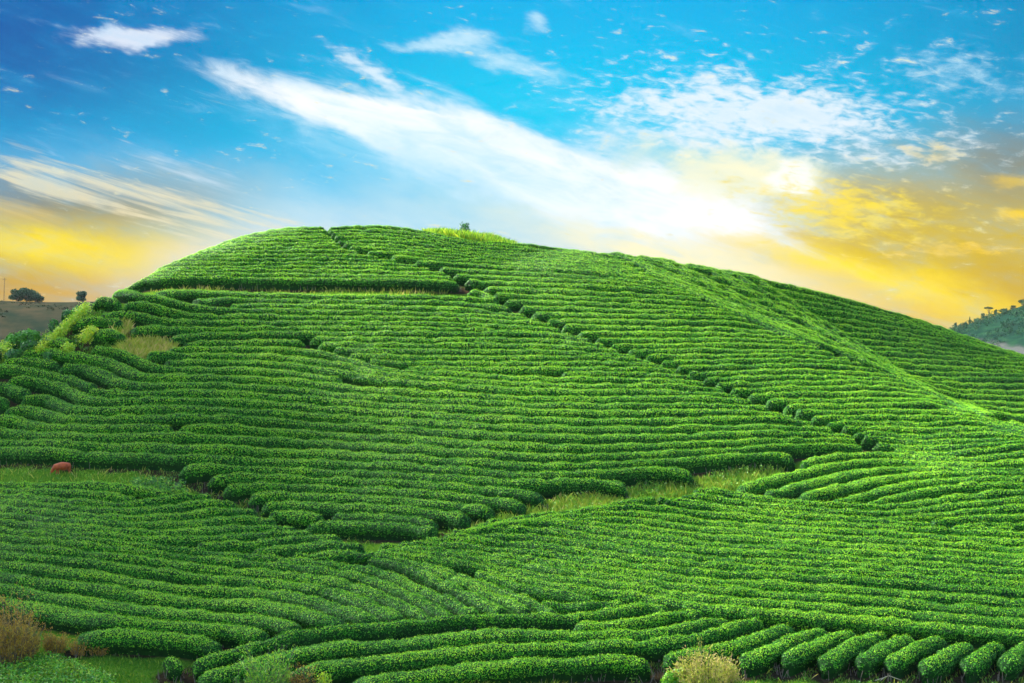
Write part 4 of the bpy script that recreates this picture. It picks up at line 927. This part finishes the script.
def noise(u, v, su, sv, ang=0.0, detail=6.0, rough=0.6, dist=0.0, seed=0.0):
    c, s_ = math.cos(math.radians(ang)), math.sin(math.radians(ang))
    a = (u * c + v * s_) * (1.0 / su); b = (v * c - u * s_) * (1.0 / sv)
    cb = nt.nodes.new('ShaderNodeCombineXYZ'); L.new(a.o, cb.inputs[0]); L.new(b.o, cb.inputs[1]); cb.inputs[2].default_value = seed
    n = nt.nodes.new('ShaderNodeTexNoise'); n.inputs['Scale'].default_value = 1.0; n.inputs['Detail'].default_value = detail
    n.inputs['Roughness'].default_value = rough; n.inputs['Distortion'].default_value = dist; L.new(cb.outputs[0], n.inputs['Vector'])
    return X(n.outputs['Fac'])
def sstep(x, a, b):
    n = nt.nodes.new('ShaderNodeMapRange'); n.interpolation_type = 'SMOOTHSTEP'; L.new(x.o, n.inputs['Value'])
    n.inputs['From Min'].default_value = a; n.inputs['From Max'].default_value = b; return X(n.outputs['Result'])
def blob(cu, cv, ru, rv, ang=0.0, p=1.0):
    """soft ellipse, 1 in the middle"""
    c, s_ = math.cos(math.radians(ang)), math.sin(math.radians(ang))
    du, dv = UW - cu, VW - cv
    a = (du * c + dv * s_) * (1.0 / ru); b = (dv * c - du * s_) * (1.0 / rv)
    r2 = a * a + b * b
    return M('POWER', 2.718, r2 * (-p))
def mixc(fac, A, B):
    n = nt.nodes.new('ShaderNodeMix'); n.data_type = 'RGBA'
    if isinstance(fac, X): L.new(fac.o, n.inputs['Factor'])
    else: n.inputs['Factor'].default_value = fac
    for k, c in (('A', A), ('B', B)):
        if isinstance(c, tuple): n.inputs[k].default_value = (*c, 1)
        else: L.new(c, n.inputs[k])
    return n.outputs['Result']
def S(r, g, b):   # sRGB 0-255 -> linear
    f = lambda c: (c / 255 / 12.92) if c <= 10 else ((c / 255 + .055) / 1.055) ** 2.4
    return (f(r), f(g), f(b))
wn = noise(U, Vv, 90, 40, 20, 4, .6, seed=3.0); wn2 = noise(U, Vv, 90, 40, 20, 4, .6, seed=9.0)
UW = U + (wn - 0.5) * 70.0; VW = Vv + (wn2 - 0.5) * 40.0
absu = M('ABSOLUTE', U - 585.0)
# clear air
deep = mixc(sstep(U, 500, 1050), S(0, 88, 166), S(0, 120, 176))
cy = mixc(sstep(Vv, -10, 150), S(0, 172, 230), S(0, 206, 242))
c = mixc(sstep(absu, 60, 620), cy, deep)
c = mixc(sstep(Vv, 60, 190) * 0.62, c, S(20, 186, 236))
pale = mixc(sstep(U, 250, 900), S(188, 226, 242), S(236, 232, 212))
c = mixc(sstep(Vv + (wn - 0.5) * 60.0, 130, 250) * 0.93, c, pale)
# dusk colour low on either side
colL = mixc(sstep(Vv, 195, 262), S(146, 142, 118), S(222, 196, 40))
colL = mixc(sstep(Vv, 262, 300), colL, S(204, 162, 44))
wL = sstep(Vv + U * 0.10 + (wn - 0.5) * 50.0, 165, 232) * sstep(U, 330, 70)
c = mixc(wL, c, colL)
colR = mixc(sstep(Vv, 130, 270), S(150, 156, 132), S(216, 186, 18))
colR = mixc(sstep(Vv + (wn2 - 0.5) * 30.0, 262, 320), colR, S(228, 188, 0))
wR = sstep(U + (Vv - 200) * 0.55 + (wn2 - 0.5) * 90.0, 650, 900) * sstep(Vv + (U - 900) * 0.10 + (wn - 0.5) * 60.0, 110, 215)
c = mixc(wR, c, colR)
c = mixc(blob(1015, 168, 70, 40) * 0.6, c, S(112, 122, 124))
c = mixc(blob(1000, 290, 60, 40) * 0.4, c, S(176, 142, 50))
c = mixc(blob(-10, 196, 110, 26, 5) * 0.55, c, S(96, 112, 124))
c = mixc(blob(-10, 285, 60, 24, 5) * 0.5, c, S(176, 136, 70))
c = mixc(M('MINIMUM', blob(60, 252, 120, 17, 4) * 0.9, 1), c, S(250, 224, 34))
c = mixc(M('MINIMUM', blob(850, 272, 180, 15, 17) * 1.0, 1), c, S(255, 226, 0))
c = mixc(blob(235, 262, 110, 26, -14) * 0.75, c, S(246, 232, 214))
c = mixc(blob(690, 258, 170, 22, 15) * 0.95, c, S(255, 244, 196))
# clouds
def cloud(c, w, col, dens=1.0):
    return mixc(M('MINIMUM', w * dens, 1.0, clamp=True), c, col)
f1 = noise(U, Vv, 70, 16, 16, 7, .62, .6, seed=1.0)        # combed along the streaks
f2 = noise(U, Vv, 19, 6.5, 8, 5, .6, .4, seed=2.0)          # flocks
f3 = noise(U, Vv, 130, 9, 15, 6, .6, .5, seed=5.0)         # thin striae
f4 = noise(U, Vv, 60, 30, -10, 5, .6, .5, seed=6.0)
white = S(255, 255, 255)
c = cloud(c, sstep(blob(690, 160, 180, 56, 14) + (f4 - 0.5) * 1.4 + (f1 - 0.5) * .8, 0.2, 1.4), S(170, 228, 246), 0.7)
main = blob(330, 112, 120, 17, 14, 1.0) * 1.15 + blob(490, 152, 135, 28, 17) * 1.9 + blob(640, 202, 135, 28, 12) * 1.7
c = cloud(c, sstep(main + (f1 - 0.5) * 1.4, 0.1, 1.15), white, 0.97)
halo = blob(470, 165, 260, 55, 15)
c = cloud(c, sstep(halo + (f1 - 0.5) * 0.9, 0.3, 1.3), S(190, 232, 250), 0.8)
lens = blob(132, 45, 66, 13, -2)
c = cloud(c, sstep(lens * 1.3 + (f1 - 0.5) * 1.2 + (f2 - 0.5) * .6, 0.3, 1.15), S(222, 230, 244), 0.95)
c = cloud(c, sstep(blob(365, 74, 44, 9, 33) * 1.2 + (f2 - 0.5) * 1.2, 0.25, 1.3), S(235, 245, 252), 0.8)
w4 = blob(430, 43, 62, 7, -4) + blob(510, 62, 70, 15, 22) + blob(538, 24, 14, 12, -40)
c = cloud(c, sstep(w4 * 1.1 + (f2 - 0.5) * 1.1 + (f1 - .5) * .9, 0.2, 1.5), S(214, 240, 250), 0.75)
field = blob(700, 118, 150, 40, 10) + blob(830, 120, 150, 48, 12) * 0.9
c = cloud(c, sstep(field * 0.75 + (f2 - 0.5) * 2.0 + (f4 - 0.5) * 1.7, 0.25, 1.15), S(240, 246, 250), 0.88)
w6 = blob(620, 130, 60, 30, 0) + blob(960, 85, 90, 30, 8)
c = cloud(c, sstep(w6 * 0.7 + (f2 - 0.5) * 1.7 + (f4 - .5) * 1.4, 0.25, 1.2), S(206, 234, 246), 0.7)
# bright middle on the right, white turning to yellow flocks
c = cloud(c, sstep(blob(740, 178, 120, 36, 8) * 1.2 + (f4 - .5) * 1.2, 0.3, 1.1), S(255, 248, 206), 0.9)
c = cloud(c, sstep(blob(790, 180, 26, 20, 0) * 1.3 + (f4 - .5) * .8, 0.3, 1.0), S(255, 255, 244), 0.95)
c = cloud(c, sstep(blob(845, 212, 105, 30, 6) * 0.85 + (f2 - 0.5) * 1.9 + (f4 - .5), 0.2, 1.1), S(255, 226, 36), 0.95)
c = cloud(c, sstep(blob(930, 160, 50, 10, 8) * 0.8 + (f2 - 0.5) * 1.9, 0.25, 1.2), S(240, 214, 130), 0.7)
c = cloud(c, sstep(blob(950, 254, 90, 9, 4) * 0.8 + (f2 - 0.5) * 1.8, 0.3, 0.9), S(246, 206, 48), 0.7)
c = cloud(c, sstep(blob(1010, 222, 26, 9, 5) * 1.3 + (f4 - 0.5) * 1.0 + (f2 - .5) * .8, 0.2, 1.1), S(252, 212, 10), 0.85)
c = cloud(c, sstep(blob(1008, 190, 30, 8, 0) * 1.1 + (f4 - 0.5) * 1.0 + (f2 - .5) * .8, 0.2, 1.1), S(232, 196, 50), 0.7)
# striae on the left
st = blob(150, 205, 190, 30, 13) * 1.1 + blob(40, 188, 80, 10, 10) * .4
c = cloud(c, sstep(st * 0.8 + (f3 - 0.5) * 2.6, 0.45, 1.15), S(246, 232, 190), 0.72)
c = cloud(c, sstep(blob(190, 182, 120, 18, 14) + (f3 - 0.5) * 2.2, 0.55, 1.4), S(206, 224, 236), 0.7)
c = cloud(c, sstep(blob(20, 215, 90, 26, 8) + (f3 - 0.5) * 2.0, 0.5, 1.4), S(236, 206, 110), 0.5)
# faint cirrus veils high up
c = cloud(c, sstep(f4 * 0.5 + f1 * 0.6 - 0.28, 0.15, 0.6), S(20, 186, 240), 0.3)
em = nt.nodes.new('ShaderNodeBackground'); L.new(c, em.inputs['Color']); em.inputs['Strength'].default_value = SKYK
sky = nt.nodes.new('ShaderNodeTexSky'); sky.sky_type = 'NISHITA'; sky.sun_disc = False; sky.sun_elevation = math.radians(SUN_EL); sky.sun_rotation = math.radians(SUN_AZ)
sky.air_density = 1.0; sky.dust_density = 0.6
bg = nt.nodes.new('ShaderNodeBackground'); L.new(sky.outputs[0], bg.inputs['Color']); bg.inputs['Strength'].default_value = 0.11
rr = M('SQRT', M('POWER', M('MULTIPLY', U - 512.0, 1 / 1250.), 2) + M('POWER', M('MULTIPLY', Vv - 200.0, 1 / 900.), 2))
mask = sstep(rr, 0.75, 1.35)
mx = nt.nodes.new('ShaderNodeMixShader'); L.new(mask.o, mx.inputs[0]); L.new(em.outputs[0], mx.inputs[1]); L.new(bg.outputs[0], mx.inputs[2])
wo = nt.nodes.new('ShaderNodeOutputWorld'); L.new(mx.outputs[0], wo.inputs['Surface'])
w.cycles.sampling_method = 'MANUAL'; w.cycles.sample_map_resolution = 1024

vs = scene.view_settings; scene.display_settings.display_device = 'sRGB'; vs.view_transform = 'Standard'; vs.look = 'None'; vs.gamma = 1.0; vs.exposure = EXPO
cy_ = scene.cycles; cy_.max_bounces = 5; cy_.diffuse_bounces = 3; cy_.transmission_bounces = 3; cy_.volume_bounces = 0; cy_.transparent_max_bounces = 4
cy_.caustics_reflective = False; cy_.caustics_refractive = False
